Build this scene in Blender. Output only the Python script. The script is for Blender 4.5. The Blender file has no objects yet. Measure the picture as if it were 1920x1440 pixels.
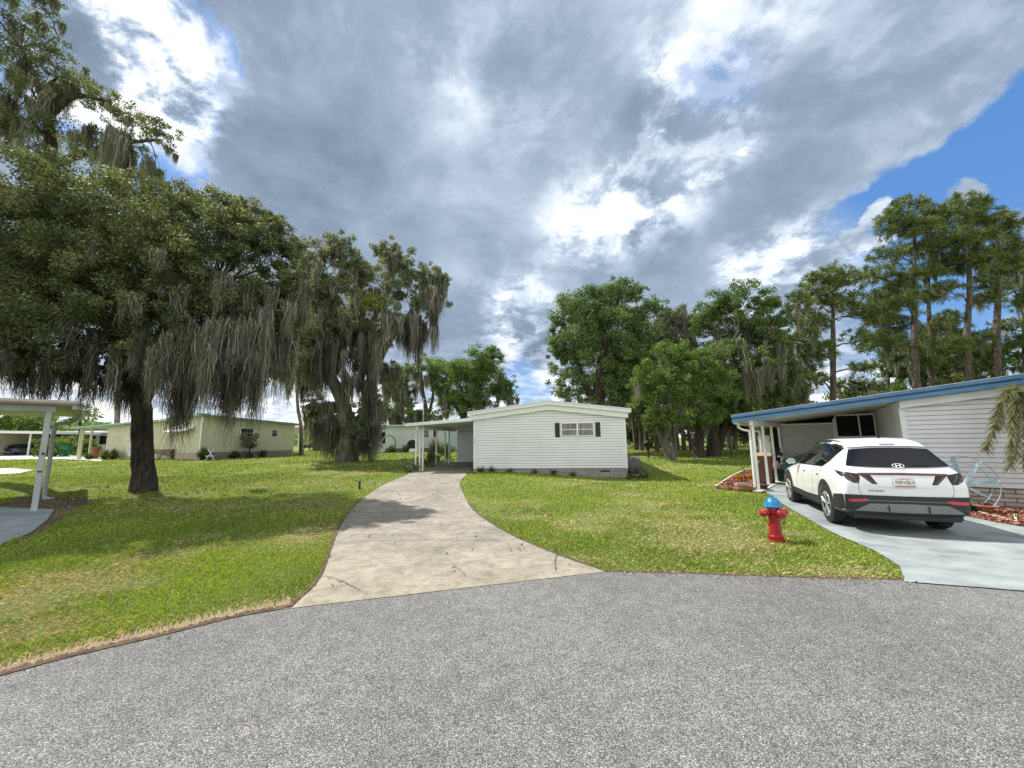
import bpy, bmesh, math
import numpy as np
from mathutils import Vector, Matrix
from mathutils.bvhtree import BVHTree
R = math.radians
SC = bpy.context.scene
COL = SC.collection
# ------------------------------------------------------------------ camera
CF, CP, CH, CR = 735.0, R(8.1), 1.72, -0.014          # focal (in 1/1920 widths), pitch, eye height, roll
cam_d = bpy.data.cameras.new('camera'); cam = bpy.data.objects.new('camera', cam_d); COL.objects.link(cam)
cam_d.sensor_width = 36; cam_d.lens = 36*CF/1920; cam_d.clip_start = .05; cam_d.clip_end = 3000
cam.matrix_world = Matrix.Translation((0, 0, CH)) @ Matrix.Rotation(R(90)+CP, 4, 'X') @ Matrix.Rotation(CR, 4, 'Z')
SC.camera = cam
SC.view_settings.view_transform = 'Standard'; SC.view_settings.look = 'None'
SC.view_settings.exposure = 0.42; SC.view_settings.gamma = 1
SC.cycles.max_bounces = 6; SC.cycles.diffuse_bounces = 3; SC.cycles.transparent_max_bounces = 4
SC.cycles.caustics_reflective = False; SC.cycles.caustics_refractive = False

def ray(px, py):
    X, Y = px-960, py-720
    a = X*math.cos(CR)+Y*math.sin(CR); b = -X*math.sin(CR)+Y*math.cos(CR)
    u = -b/CF; return (a/CF, math.cos(CP)-u*math.sin(CP), u*math.cos(CP)+math.sin(CP))
def D(px, py, d):                                      # the place seen at that spot of the photo, d metres ahead
    r = ray(px, py); k = d/r[1]; return Vector((r[0]*k, d, r[2]*k+CH))
def sm(v, a, b):
    t = np.clip((v-a)/(b-a), 0, 1); return t*t*(3-2*t)
def H(x, y):                                           # height of the ground
    a = .32*sm(y, 10, 17.5)*(1-.85*sm(x, -1.5, 5)); b = sm(y, 17, 32)
    dip = .09*sm(x, 4.8, 6.6)*sm(y, 5.0, 7.0)*(1-sm(y, 10, 12.3))
    return a+(.5-a)*b+.006*np.clip(y-45, 0, 200)-dip
def G(px, py):
    r = ray(px, py); z = 0.
    for _ in range(30):
        t = (z-CH)/r[2]; z = .5*z+.5*float(H(r[0]*t, r[1]*t))
    return Vector((r[0]*t, r[1]*t, z))

# ------------------------------------------------------------------ sun and sky
SUN_EL = R(53); sd = Vector((-.84, .54, 0)).normalized()*math.cos(SUN_EL); sd.z = math.sin(SUN_EL)
sun_d = bpy.data.lights.new('sun', 'SUN'); sun_d.energy = 5.0; sun_d.angle = R(.5); sun_d.color = (1, .955, .88)
sun = bpy.data.objects.new('sun', sun_d); COL.objects.link(sun)
sun.rotation_euler = sd.to_track_quat('Z', 'Y').to_euler(); sun.location = sd*60

W = bpy.data.worlds.new('World'); SC.world = W; W.use_nodes = True
nt = W.node_tree; nt.nodes.clear(); L = nt.links
def nn(t, **k):
    n = nt.nodes.new(t)
    for a, b in k.items(): setattr(n, a, b)
    return n
def setin(s, v):
    if hasattr(v, 'is_linked') or isinstance(v, bpy.types.NodeSocket): L.new(v, s)
    else: s.default_value = v
def M(op, a, b=0., c=None, clamp=False):
    n = nn('ShaderNodeMath', operation=op, use_clamp=clamp); setin(n.inputs[0], a); setin(n.inputs[1], b)
    if c is not None: setin(n.inputs[2], c)
    return n.outputs[0]
def VM(op, a, b=None, out=0):
    n = nn('ShaderNodeVectorMath', operation=op); setin(n.inputs[0], a)
    if b is not None: setin(n.inputs[1], b)
    return n.outputs[out]
def dot(a, b): return VM('DOT_PRODUCT', a, b, 'Value')
def SS(v, a, b, lo=0., hi=1.):
    n = nn('ShaderNodeMapRange', interpolation_type='SMOOTHSTEP'); setin(n.inputs[0], v)
    for i, q in zip((1, 2, 3, 4), (a, b, lo, hi)): n.inputs[i].default_value = q
    return n.outputs[0]
def NZ(vec, scale, detail=6, rough=.55, dist=0., col=False, lac=2.):
    n = nn('ShaderNodeTexNoise'); L.new(vec, n.inputs['Vector']); n.inputs['Scale'].default_value = scale
    n.inputs['Detail'].default_value = detail; n.inputs['Roughness'].default_value = rough; n.inputs['Distortion'].default_value = dist
    n.inputs['Lacunarity'].default_value = lac
    return n.outputs['Color' if col else 'Fac']
def MIX(f, a, b):
    n = nn('ShaderNodeMix', data_type='RGBA'); setin(n.inputs[0], f)
    setin(n.inputs[6], a if isinstance(a, bpy.types.NodeSocket) else (*a, 1)); setin(n.inputs[7], b if isinstance(b, bpy.types.NodeSocket) else (*b, 1))
    return n.outputs[2]
tc = nn('ShaderNodeTexCoord').outputs['Generated']
dirn = VM('NORMALIZE', tc)
sep = nn('ShaderNodeSeparateXYZ'); L.new(dirn, sep.inputs[0]); dz = sep.outputs[2]; dy = sep.outputs[1]
den = M('ADD', M('MAXIMUM', dz, 0.), .32)
dsc = nn('ShaderNodeVectorMath', operation='SCALE'); L.new(dirn, dsc.inputs[0]); L.new(M('DIVIDE', 1., den), dsc.inputs['Scale'])
deck = dsc.outputs[0]                                  # the cloud deck seen in perspective
w1 = NZ(deck, 1.7, 3, .5, col=True)
wv = nn('ShaderNodeVectorMath', operation='SCALE'); L.new(VM('SUBTRACT', w1, (.5, .5, .5)), wv.inputs[0]); wv.inputs['Scale'].default_value = .22
dk = VM('ADD', deck, wv.outputs[0])
big = NZ(dk, 1.15, 5, .5)
fine = NZ(dk, 4.2, 12, .64, .05)
puff = NZ(dk, 9.5, 10, .62, .0)
w2 = nn('ShaderNodeVectorMath', operation='SCALE'); L.new(VM('SUBTRACT', NZ(dirn, 4.5, 8, .6, col=True), (.5, .5, .5)), w2.inputs[0]); w2.inputs['Scale'].default_value = .20
dw = VM('NORMALIZE', VM('ADD', dirn, w2.outputs[0]))   # direction with ragged edges
def rdir(px, py): return tuple(Vector(ray(px, py)).normalized())
def blob(px, py, deg, soft=.25, src=None):
    c0, c1 = math.cos(R(deg*1.15)), math.cos(R(deg*soft*.6)); return SS(dot(src or dw, rdir(px, py)), c0, c1)
def SUM(l):
    s = l[0]
    for q in l[1:]: s = M('ADD', s, q)
    return s
def sc(v, k): return M('MULTIPLY', v, k)
# brightness of the cloud: grey base, torn bright areas
bright_zone = SUM([sc(blob(1305, 225, 8), .75), sc(blob(1230, 300, 8), .6), sc(blob(1130, 400, 9), .75), sc(blob(1270, 40, 7), .2), sc(blob(1345, 245, 4.5), .8), sc(blob(1230, 395, 6), .35), sc(blob(1420, 60, 6), .32),
                   sc(blob(930, 110, 11), .32), sc(blob(1500, 60, 10), .18), sc(blob(200, 80, 9, .4), 1.2), sc(blob(260, 130, 7, .4), .7), sc(blob(975, 575, 7), .75), sc(blob(980, 660, 7), .8),
                   sc(blob(1420, 510, 6), .9), sc(blob(1580, 460, 7), .8), sc(blob(520, 20, 7), .3), sc(blob(1860, 110, 10), .2)])
bright_zone = M('MINIMUM', bright_zone, 1.05)
tear = SS(fine, .45, .60)
tear2 = SS(puff, .44, .60)
B = M('MULTIPLY', bright_zone, M('ADD', M('ADD', sc(tear, .46), sc(tear2, .26)), .03))
low = SS(dz, .26, .02)                                # white haze and far cumulus low down
B = M('ADD', B, M('MULTIPLY', low, M('ADD', .32, sc(tear2, .55))))
B = M('ADD', B, sc(M('SUBTRACT', big, .5), 1.15))
B = M('ADD', B, M('MULTIPLY', SUM([sc(blob(235, 100, 8, .5), .45), sc(blob(1290, 200, 7), .35), sc(blob(1335, 290, 5), .4), sc(blob(1120, 420, 6), .15)]), tear))
B = M('ADD', B, sc(M('SUBTRACT', fine, .5), .55))
B = M('ADD', B, sc(M('SUBTRACT', puff, .5), .34))
B = M('SUBTRACT', B, SUM([sc(blob(1180, 455, 8), .28), sc(blob(1215, 240, 5), .16), sc(blob(900, 540, 14), .14), sc(blob(1480, 420, 9), .1), sc(blob(640, 430, 12), .1)]))
B = M('ADD', B, .255, clamp=True)
ramp = nn('ShaderNodeValToRGB'); L.new(B, ramp.inputs[0]); e = ramp.color_ramp.elements
e[0].position = 0; e[0].color = (.16, .215, .295, 1); e[1].position = 1; e[1].color = (.98, .99, 1.0, 1)
for p_, c_ in ((.28, (.275, .345, .45)), (.5, (.43, .51, .62)), (.72, (.68, .74, .82))):
    q = e.new(p_); q.color = (*c_, 1)
cloud = ramp.outputs[0]
# where the deck is open to blue sky
e1, e2 = Vector(ray(1925, 150)), Vector(ray(1452, 468)); pn = e2.cross(e1).normalized()
if pn.dot(Vector(ray(1800, 420))) < 0: pn = -pn
side = M('ADD', dot(dirn, tuple(pn)), M('ADD', sc(M('SUBTRACT', NZ(dirn, 5, 9, .62), .5), .16), 0.))
blue_r = SS(side, -.004, .014)
blue_r = M('MULTIPLY', blue_r, SS(dot(dirn, rdir(1240, 640)), math.cos(R(17)), math.cos(R(25))))
puffs = SUM([blob(1500, 505, 3.4, .3), sc(blob(1570, 475, 2.6, .3), .85), sc(blob(1630, 455, 2.6), .7), blob(1430, 525, 6), sc(blob(1810, 368, 1.9), 1.), sc(blob(1912, 412, 2.2), .8), sc(blob(1640, 408, 1.6), .8), sc(blob(1890, 560, 4), .5), SS(dz, .20, .06)])
puffs = SS(M('ADD', sc(puffs, .62), sc(M('SUBTRACT', puff, .5), 1.6)), .24, .56)
blue_r = M('MULTIPLY', blue_r, M('SUBTRACT', 1., puffs))
blue_l = M('MULTIPLY', SS(M('ADD', dot(dw, rdir(120, 20)), sc(M('SUBTRACT', fine, .5), .07)), math.cos(R(10.6)), math.cos(R(9.6))), M('SUBTRACT', 1., blob(232, 100, 8.2, .9)))
blue_o = SUM([sc(blob(1352, 135, 5, .1), .45), sc(blob(985, 712, 4, .5), .7)])
blue = M('MAXIMUM', M('MAXIMUM', blue_r, blue_l), blue_o)
sky = nn('ShaderNodeTexSky', sky_type='NISHITA', sun_disc=False, sun_elevation=SUN_EL, sun_rotation=math.atan2(sd.x, sd.y), air_density=1.0, dust_density=.3, ozone_density=2.2)
STR = .12
skyc = MIX(.42, nn('ShaderNodeRGB').outputs[0], sky.outputs[0])
skyc.node.inputs[6].links[0].from_socket.default_value = (.06/STR, .23/STR, .60/STR, 1)
behind = SS(dy, .05, -.55)                            # unseen white cloud added behind the camera to brighten the shaded walls
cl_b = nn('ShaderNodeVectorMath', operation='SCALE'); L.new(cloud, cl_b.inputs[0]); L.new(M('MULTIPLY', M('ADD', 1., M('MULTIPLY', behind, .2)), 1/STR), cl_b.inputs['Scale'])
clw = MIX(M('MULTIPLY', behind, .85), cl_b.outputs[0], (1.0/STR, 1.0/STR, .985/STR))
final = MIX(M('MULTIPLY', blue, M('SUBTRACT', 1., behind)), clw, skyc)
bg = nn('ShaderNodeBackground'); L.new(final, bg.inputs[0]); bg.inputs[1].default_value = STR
wo = nn('ShaderNodeOutputWorld'); L.new(bg.outputs[0], wo.inputs[0])
W.cycles.sampling_method = 'MANUAL'; W.cycles.sample_map_resolution = 256

# ------------------------------------------------------------------ materials
def mat(name, col, rough=.6, var=.12, scale=6., bump=0., bscale=40., metal=0., spec=.5, coat=0., col2=None, detail=5, stretch=None, trans=0.):
    m = bpy.data.materials.new(name); m.use_nodes = True; t = m.node_tree; b = t.nodes['Principled BSDF']
    b.inputs['Roughness'].default_value = rough; b.inputs['Metallic'].default_value = metal
    b.inputs['Specular IOR Level'].default_value = spec; b.inputs['Coat Weight'].default_value = coat; b.inputs['Coat Roughness'].default_value = .04
    tcn = t.nodes.new('ShaderNodeTexCoord'); mp = t.nodes.new('ShaderNodeMapping'); t.links.new(tcn.outputs['Object'], mp.inputs[0])
    if stretch: mp.inputs['Scale'].default_value = stretch
    n = t.nodes.new('ShaderNodeTexNoise'); n.inputs['Scale'].default_value = scale; n.inputs['Detail'].default_value = detail; n.inputs['Roughness'].default_value = .6
    t.links.new(mp.outputs[0], n.inputs['Vector'])
    r = t.nodes.new('ShaderNodeValToRGB'); t.links.new(n.outputs['Fac'], r.inputs[0]); el = r.color_ramp.elements
    c2 = col2 or tuple(c*(1-var*1.6) for c in col)
    el[0].position = .32; el[0].color = (*c2, 1); el[1].position = .62; el[1].color = (*[min(1, c*(1+var*.4)) for c in col], 1)
    t.links.new(r.outputs[0], b.inputs['Base Color'])
    if bump:
        n2 = t.nodes.new('ShaderNodeTexNoise'); n2.inputs['Scale'].default_value = bscale; n2.inputs['Detail'].default_value = 6; t.links.new(mp.outputs[0], n2.inputs['Vector'])
        bp = t.nodes.new('ShaderNodeBump'); bp.inputs['Strength'].default_value = bump; bp.inputs['Distance'].default_value = .02
        t.links.new(n2.outputs['Fac'], bp.inputs['Height']); t.links.new(bp.outputs[0], b.inputs['Normal'])
    m['ramp'] = r.name
    return m
def plain(name, col, rough=.4, metal=0., spec=.5, coat=0.):
    return mat(name, col, rough, .05, 3., 0, metal=metal, spec=spec, coat=coat)
def leafmat(name, spread=1., trans=.32, rough=.5, spec=.45):
    m = bpy.data.materials.new(name); m.use_nodes = True; t = m.node_tree; b = t.nodes['Principled BSDF']; out = t.nodes['Material Output']
    a = t.nodes.new('ShaderNodeAttribute'); a.attribute_name = 'tint'
    t.links.new(a.outputs['Color'], b.inputs['Base Color']); b.inputs['Roughness'].default_value = rough; b.inputs['Specular IOR Level'].default_value = spec
    tr = t.nodes.new('ShaderNodeBsdfTranslucent'); mx = t.nodes.new('ShaderNodeMixShader'); mx.inputs[0].default_value = trans
    g = t.nodes.new('ShaderNodeMix'); g.data_type = 'RGBA'; g.blend_type = 'MULTIPLY'; g.inputs[0].default_value = 1
    t.links.new(a.outputs['Color'], g.inputs[6]); g.inputs[7].default_value = (1.5, 1.5, .7, 1); t.links.new(g.outputs[2], tr.inputs[0])
    t.links.new(b.outputs[0], mx.inputs[1]); t.links.new(tr.outputs[0], mx.inputs[2]); t.links.new(mx.outputs[0], out.inputs[0])
    return m
def brickmat(name, c1, c2, mort, bw=.4, bh=.1, ms=.008, axis='XZ'):
    m = bpy.data.materials.new(name); m.use_nodes = True; t = m.node_tree; b = t.nodes['Principled BSDF']; b.inputs['Roughness'].default_value = .9
    tcn = t.nodes.new('ShaderNodeTexCoord'); s = t.nodes.new('ShaderNodeSeparateXYZ'); c = t.nodes.new('ShaderNodeCombineXYZ')
    t.links.new(tcn.outputs['Object'], s.inputs[0]); t.links.new(s.outputs[axis[0]], c.inputs[0]); t.links.new(s.outputs[axis[1]], c.inputs[1])
    k = t.nodes.new('ShaderNodeTexBrick'); t.links.new(c.outputs[0], k.inputs[0]); k.inputs['Scale'].default_value = 1
    k.inputs['Brick Width'].default_value = bw; k.inputs['Row Height'].default_value = bh; k.inputs['Mortar Size'].default_value = ms; k.inputs['Mortar Smooth'].default_value = .3
    k.inputs['Color1'].default_value = (*c1, 1); k.inputs['Color2'].default_value = (*c2, 1); k.inputs['Mortar'].default_value = (*mort, 1)
    n = t.nodes.new('ShaderNodeTexNoise'); n.inputs['Scale'].default_value = 7; n.inputs['Detail'].default_value = 6; t.links.new(tcn.outputs['Object'], n.inputs[0])
    mr = t.nodes.new('ShaderNodeMapRange'); t.links.new(n.outputs['Fac'], mr.inputs[0]); mr.inputs[3].default_value = .6; mr.inputs[4].default_value = 1.3
    vm = t.nodes.new('ShaderNodeVectorMath'); vm.operation = 'SCALE'; t.links.new(k.outputs[0], vm.inputs[0]); t.links.new(mr.outputs[0], vm.inputs['Scale'])
    t.links.new(vm.outputs[0], b.inputs['Base Color'])
    bp = t.nodes.new('ShaderNodeBump'); bp.inputs['Strength'].default_value = .6; bp.inputs['Distance'].default_value = .01; bp.invert = True
    t.links.new(k.outputs['Fac'], bp.inputs['Height']); t.links.new(bp.outputs[0], b.inputs['Normal'])
    return m
def glassmat(name, col=(.01, .012, .015), rough=.04, spec=.8):
    return mat(name, col, rough, .3, 2., spec=spec)

WHITE = mat('white vinyl', (.82, .85, .86), .45, .05, .9)
WHITE2 = mat('weathered white siding', (.78, .79, .79), .5, .07, 1.1)
TRIM = mat('white painted metal', (.82, .83, .82), .35, .05, 5.)
CREAM = mat('cream siding', (.68, .64, .47), .5, .08, 2.)
GRYW = mat('pale blue grey siding', (.64, .69, .67), .5, .08, 2.)
CEIL = mat('carport ceiling', (.62, .62, .58), .5, .06, 3.)
BLUEF = mat('blue fascia paint', (.085, .235, .42), .35, .25, 3., .1, 8., stretch=(.6, 1, 6))
MINT = mat('mint fascia paint', (.33, .50, .43), .4, .1, 3.)
BLK = plain('black plastic', (.012, .013, .014), .45)
SHUT = mat('black shutter paint', (.013, .018, .018), .4, .1, 5.)
DGLASS = glassmat('dark window glass')
SCREEN = mat('dark insect screen', (.008, .009, .008), .9, .2, 9.)
CURT = mat('striped curtain', (.30, .29, .26), .9, .6, 30., col2=(.06, .06, .055), stretch=(1, 1, .05))
ALU = plain('aluminium', (.55, .56, .57), .3, .7)
GREYP = mat('grey painted concrete', (.31, .35, .35), .6, .26, 1.6, .15, 50., detail=9)
BARK = mat('bark', (.060, .047, .037), .95, .5, 9., 1.0, 20., col2=(.010, .008, .006), stretch=(1, 1, .25))
BARKP = mat('pine bark', (.10, .078, .064), .95, .5, 5., 1.0, 10., col2=(.028, .022, .018), stretch=(1, 1, .3))
BARKG = mat('grey bark', (.14, .125, .10), .95, .5, 5., 1.0, 14., col2=(.04, .035, .03), stretch=(1, 1, .25))
LEAF = leafmat('oak leaves', rough=.6, spec=.3); PINE = leafmat('pine needles', trans=.15, rough=.5); MOSS = leafmat('spanish moss', trans=.35, rough=.95, spec=.05)
GRASSM = leafmat('grass blades', trans=.22, rough=.6, spec=.25)

# ------------------------------------------------------------------ mesh helpers
def mesh_np(name, V, F, m, parent=None, tint=None, smooth=False, mats=None):
    F = np.asarray(F, dtype=np.int32); k = F.shape[1]
    me = bpy.data.meshes.new(name); me.vertices.add(len(V)); me.vertices.foreach_set('co', np.asarray(V, dtype=np.float32).ravel())
    me.loops.add(F.size); me.loops.foreach_set('vertex_index', F.ravel())
    me.polygons.add(len(F)); me.polygons.foreach_set('loop_start', np.arange(0, F.size, k, dtype=np.int32)); me.polygons.foreach_set('loop_total', np.full(len(F), k, dtype=np.int32))
    if smooth: me.polygons.foreach_set('use_smooth', np.ones(len(F), dtype=bool))
    if tint is not None:
        a = me.color_attributes.new('tint', 'FLOAT_COLOR', 'POINT'); c = np.ones((len(V), 4), dtype=np.float32); c[:, :3] = tint; a.data.foreach_set('color', c.ravel())
    me.update(calc_edges=True); me.materials.append(m)
    o = bpy.data.objects.new(name, me); COL.objects.link(o)
    if parent: o.parent = parent
    return o
class MB:
    def __init__(s): s.v = []; s.f = []
    def add(s, V, F):
        n = len(s.v); s.v += [tuple(p) for p in V]; s.f += [tuple(i+n for i in f) for f in F]; return s
    def box(s, x0, x1, y0, y1, z0, z1, rot=None, loc=(0, 0, 0)):
        P = [Vector((x, y, z)) for z in (z0, z1) for x, y in ((x0, y0), (x1, y0), (x1, y1), (x0, y1))]
        if rot is not None: P = [rot @ p for p in P]
        P = [p+Vector(loc) for p in P]
        return s.add(P, [(3, 2, 1, 0), (4, 5, 6, 7), (0, 1, 5, 4), (1, 2, 6, 5), (2, 3, 7, 6), (3, 0, 4, 7)])
    def hexa(s, P): return s.add(P, [(3, 2, 1, 0), (4, 5, 6, 7), (0, 1, 5, 4), (1, 2, 6, 5), (2, 3, 7, 6), (3, 0, 4, 7)])
    def quad(s, a, b, c, d): return s.add([a, b, c, d], [(0, 1, 2, 3)])
    def poly_y(s, P, y0, y1):                         # outline in x,z pushed from y0 to y1
        n = len(P); V = [(x, y0, z) for x, z in P]+[(x, y1, z) for x, z in P]
        return s.add(V, [tuple(range(n)), tuple(range(2*n-1, n-1, -1))]+[((i+1) % n, i, n+i, n+(i+1) % n) for i in range(n)])
    def poly_z(s, P, z0, z1):
        n = len(P); V = [(x, y, z0) for x, y in P]+[(x, y, z1) for x, y in P]
        return s.add(V, [tuple(range(n-1, -1, -1)), tuple(range(n, 2*n))]+[(i, (i+1) % n, n+(i+1) % n, n+i) for i in range(n)])
    def tube(s, P, rad, n=8, cap=True, wob=0., rng=None):
        P = [Vector(p) for p in P]; rad = [rad]*len(P) if isinstance(rad, (int, float)) else rad
        up = Vector((.13, .21, 1)).normalized(); b0 = len(s.v); V = []
        for i, p in enumerate(P):
            t = (P[min(i+1, len(P)-1)]-P[max(i-1, 0)]).normalized()
            if i == 0:
                a = t.cross(up)
                if a.length < .2: a = t.cross(Vector((1, 0, 0)))
                a.normalize()
            else: a = (a-t*a.dot(t)).normalized()
            b = t.cross(a)
            for k in range(n):
                th = 2*math.pi*k/n; r = rad[i]*(1+(wob*(rng.random()-.5) if wob else 0)); V.append(p+(a*math.cos(th)+b*math.sin(th))*r)
        F = [(i*n+k, i*n+(k+1) % n, (i+1)*n+(k+1) % n, (i+1)*n+k) for i in range(len(P)-1) for k in range(n)]
        if cap: F += [tuple(range(n-1, -1, -1)), tuple(range((len(P)-1)*n, len(P)*n))]
        return s.add(V, F)
    def lathe(s, prof, n=20, c=(0, 0, 0), axis='z', a0=0.):
        V = []; c = Vector(c)
        for r, h in prof:
            for k in range(n):
                th = a0+2*math.pi*k/n; x, y = r*math.cos(th), r*math.sin(th)
                V.append(c+Vector({'z': (x, y, h), 'x': (h, x, y), 'y': (y, h, x)}[axis]))
        m = len(prof); F = [(i*n+k, i*n+(k+1) % n, (i+1)*n+(k+1) % n, (i+1)*n+k) for i in range(m-1) for k in range(n)]
        F += [tuple(range(n-1, -1, -1)), tuple(range((m-1)*n, m*n))]
        return s.add(V, F)
    def build(s, name, m, parent=None, bevel=0., smooth=False, seg=2):
        me = bpy.data.meshes.new(name); me.from_pydata([tuple(v) for v in s.v], [], s.f); me.update()
        bm = bmesh.new(); bm.from_mesh(me); bmesh.ops.recalc_face_normals(bm, faces=bm.faces)
        if bevel: bmesh.ops.bevel(bm, geom=[e for e in bm.edges if len(e.link_faces) == 2 and e.calc_face_angle(0) > .6], offset=bevel, segments=seg, affect='EDGES', clamp_overlap=True)
        if smooth:
            for f in bm.faces: f.smooth = True
            for e_ in bm.edges:
                if len(e_.link_faces) == 2 and e_.calc_face_angle(0) > R(38): e_.smooth = False
        bm.to_mesh(me); bm.free(); me.materials.append(m)
        o = bpy.data.objects.new(name, me); COL.objects.link(o)
        if parent: o.parent = parent
        return o
def thing(name, label, cat, loc=(0, 0, 0), rz=0., group=None):
    o = bpy.data.objects.new(name, None); COL.objects.link(o); o.location = loc; o.rotation_euler = (0, 0, rz); o.empty_display_size = .2
    o['label'] = label; o['category'] = cat
    if group: o['group'] = group
    return o
def tag(o, label, cat, group=None):
    o['label'] = label; o['category'] = cat
    if group: o['group'] = group
    return o
def struct(o): o['kind'] = 'structure'; return o
def copy_tree(o, parent=None):
    c = o.copy(); COL.objects.link(c); c.parent = parent
    for ch in list(o.children): copy_tree(ch, c)
    return c
def text_mesh(s, size, name, m, parent, loc, rot, ext=.001, sx=1.):
    cu = bpy.data.curves.new(name, 'FONT'); cu.body = s; cu.size = size; cu.extrude = ext; cu.align_x = 'CENTER'; cu.align_y = 'CENTER'
    t = bpy.data.objects.new('tmp', cu); COL.objects.link(t); dg = bpy.context.evaluated_depsgraph_get()
    me = bpy.data.meshes.new_from_object(t.evaluated_get(dg)); bpy.data.objects.remove(t); bpy.data.curves.remove(cu)
    me.name = name; me.materials.clear(); me.materials.append(m); o = bpy.data.objects.new(name, me); COL.objects.link(o)
    o.parent = parent; o.location = loc; o.rotation_euler = rot; o.scale = (sx, 1, 1); return o
def inside(px, py, poly):
    r = np.zeros(px.shape, bool); n = len(poly)
    for i in range(n):
        x0, y0 = poly[i][0], poly[i][1]; x1, y1 = poly[(i+1) % n][0], poly[(i+1) % n][1]
        c = ((y0 > py) != (y1 > py)) & (px < (x1-x0)*(py-y0)/((y1-y0) or 1e-9)+x0); r ^= c
    return r
def spline(P, n=8):
    P = [Vector(p) for p in P]; Q = [P[0]*2-P[1]]+P+[P[-1]*2-P[-2]]; out = []
    for i in range(1, len(Q)-2):
        a, b, c, d = Q[i-1:i+3]
        for k in range(n):
            t = k/n; out.append(.5*((2*b)+(c-a)*t+(2*a-5*b+4*c-d)*t*t+(3*b-a-3*c+d)*t**3))
    return out+[P[-1]]
def sheet(name, poly, off, m, step=.6):
    bm = bmesh.new(); vs = [bm.verts.new((p[0], p[1], 0)) for p in poly]; bm.faces.new(vs)
    xs = [p[0] for p in poly]; ys = [p[1] for p in poly]
    for ax, lo, hi in ((0, min(xs), max(xs)), (1, min(ys), max(ys))):
        q = lo+step
        while q < hi:
            co = [0, 0, 0]; co[ax] = q; no = [0, 0, 0]; no[ax] = 1
            bmesh.ops.bisect_plane(bm, geom=bm.verts[:]+bm.edges[:]+bm.faces[:], plane_co=co, plane_no=no, dist=1e-5); q += step
    bmesh.ops.triangulate(bm, faces=[f for f in bm.faces if len(f.verts) > 4])
    for v in bm.verts: v.co.z = float(H(v.co.x, v.co.y))+off
    bmesh.ops.recalc_face_normals(bm, faces=bm.faces)
    if sum(f.normal.z for f in bm.faces) < 0: bmesh.ops.reverse_faces(bm, faces=bm.faces)
    me = bpy.data.meshes.new(name); bm.to_mesh(me); bm.free(); me.materials.append(m)
    o = bpy.data.objects.new(name, me); COL.objects.link(o); return o
# ------------------------------------------------------------------ ground, road, driveways
def noise_chain(t, vec, scale, detail=6, rough=.6):
    n = t.nodes.new('ShaderNodeTexNoise'); n.inputs['Scale'].default_value = scale; n.inputs['Detail'].default_value = detail; n.inputs['Roughness'].default_value = rough
    t.links.new(vec, n.inputs[0]); return n.outputs['Fac']
def ramp_(t, fac, stops):
    r = t.nodes.new('ShaderNodeValToRGB'); t.links.new(fac, r.inputs[0]); el = r.color_ramp.elements
    el[0].position, el[0].color = stops[0][0], (*stops[0][1], 1); el[1].position, el[1].color = stops[-1][0], (*stops[-1][1], 1)
    for p_, c_ in stops[1:-1]: q = el.new(p_); q.color = (*c_, 1)
    return r.outputs[0]
def mixc(t, f, a, b, mode='MIX'):
    n = t.nodes.new('ShaderNodeMix'); n.data_type = 'RGBA'; n.blend_type = mode
    for s, v in ((n.inputs[0], f), (n.inputs[6], a), (n.inputs[7], b)):
        if isinstance(v, bpy.types.NodeSocket): t.links.new(v, s)
        elif isinstance(v, tuple): s.default_value = (*v, 1)
        else: s.default_value = v
    return n.outputs[2]
def bump_(t, h, s, d): 
    b = t.nodes.new('ShaderNodeBump'); b.inputs['Strength'].default_value = s; b.inputs['Distance'].default_value = d; t.links.new(h, b.inputs['Height']); return b.outputs[0]
def newmat(name, rough=.9):
    m = bpy.data.materials.new(name); m.use_nodes = True; t = m.node_tree; b = t.nodes['Principled BSDF']; b.inputs['Roughness'].default_value = rough
    b.inputs['Specular IOR Level'].default_value = .3
    c = t.nodes.new('ShaderNodeTexCoord'); return m, t, b, c.outputs['Object']
# chip-seal asphalt
ASPH, t, b, oc = newmat('chip seal asphalt', .85)
vo = t.nodes.new('ShaderNodeTexVoronoi'); vo.inputs['Scale'].default_value = 140; t.links.new(oc, vo.inputs[0]); vo.inputs['Randomness'].default_value = 1
sp = t.nodes.new('ShaderNodeSeparateColor'); t.links.new(vo.outputs['Color'], sp.inputs[0])
chip = ramp_(t, sp.outputs[0], [(0, (.10, .10, .10)), (.28, (.20, .199, .195)), (.6, (.285, .28, .27)), (.85, (.385, .375, .355)), (1, (.62, .60, .56))])
vd = ramp_(t, vo.outputs['Distance'], [(.25, (1, 1, 1)), (.75, (.35, .35, .36))])
c1 = mixc(t, 1., chip, vd, 'MULTIPLY')
lv = ramp_(t, noise_chain(t, oc, .38, 7, .62), [(.32, (.80, .80, .79)), (.5, (.98, .98, .97)), (.68, (1.12, 1.11, 1.08))])
lv2 = ramp_(t, noise_chain(t, oc, 6, 6), [(.3, (.84, .84, .84)), (.7, (1.12, 1.12, 1.12))])
t.links.new(mixc(t, 1., mixc(t, 1., c1, lv, 'MULTIPLY'), lv2, 'MULTIPLY'), b.inputs['Base Color'])
t.links.new(bump_(t, vo.outputs['Distance'], .7, .006), b.inputs['Normal'])
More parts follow.
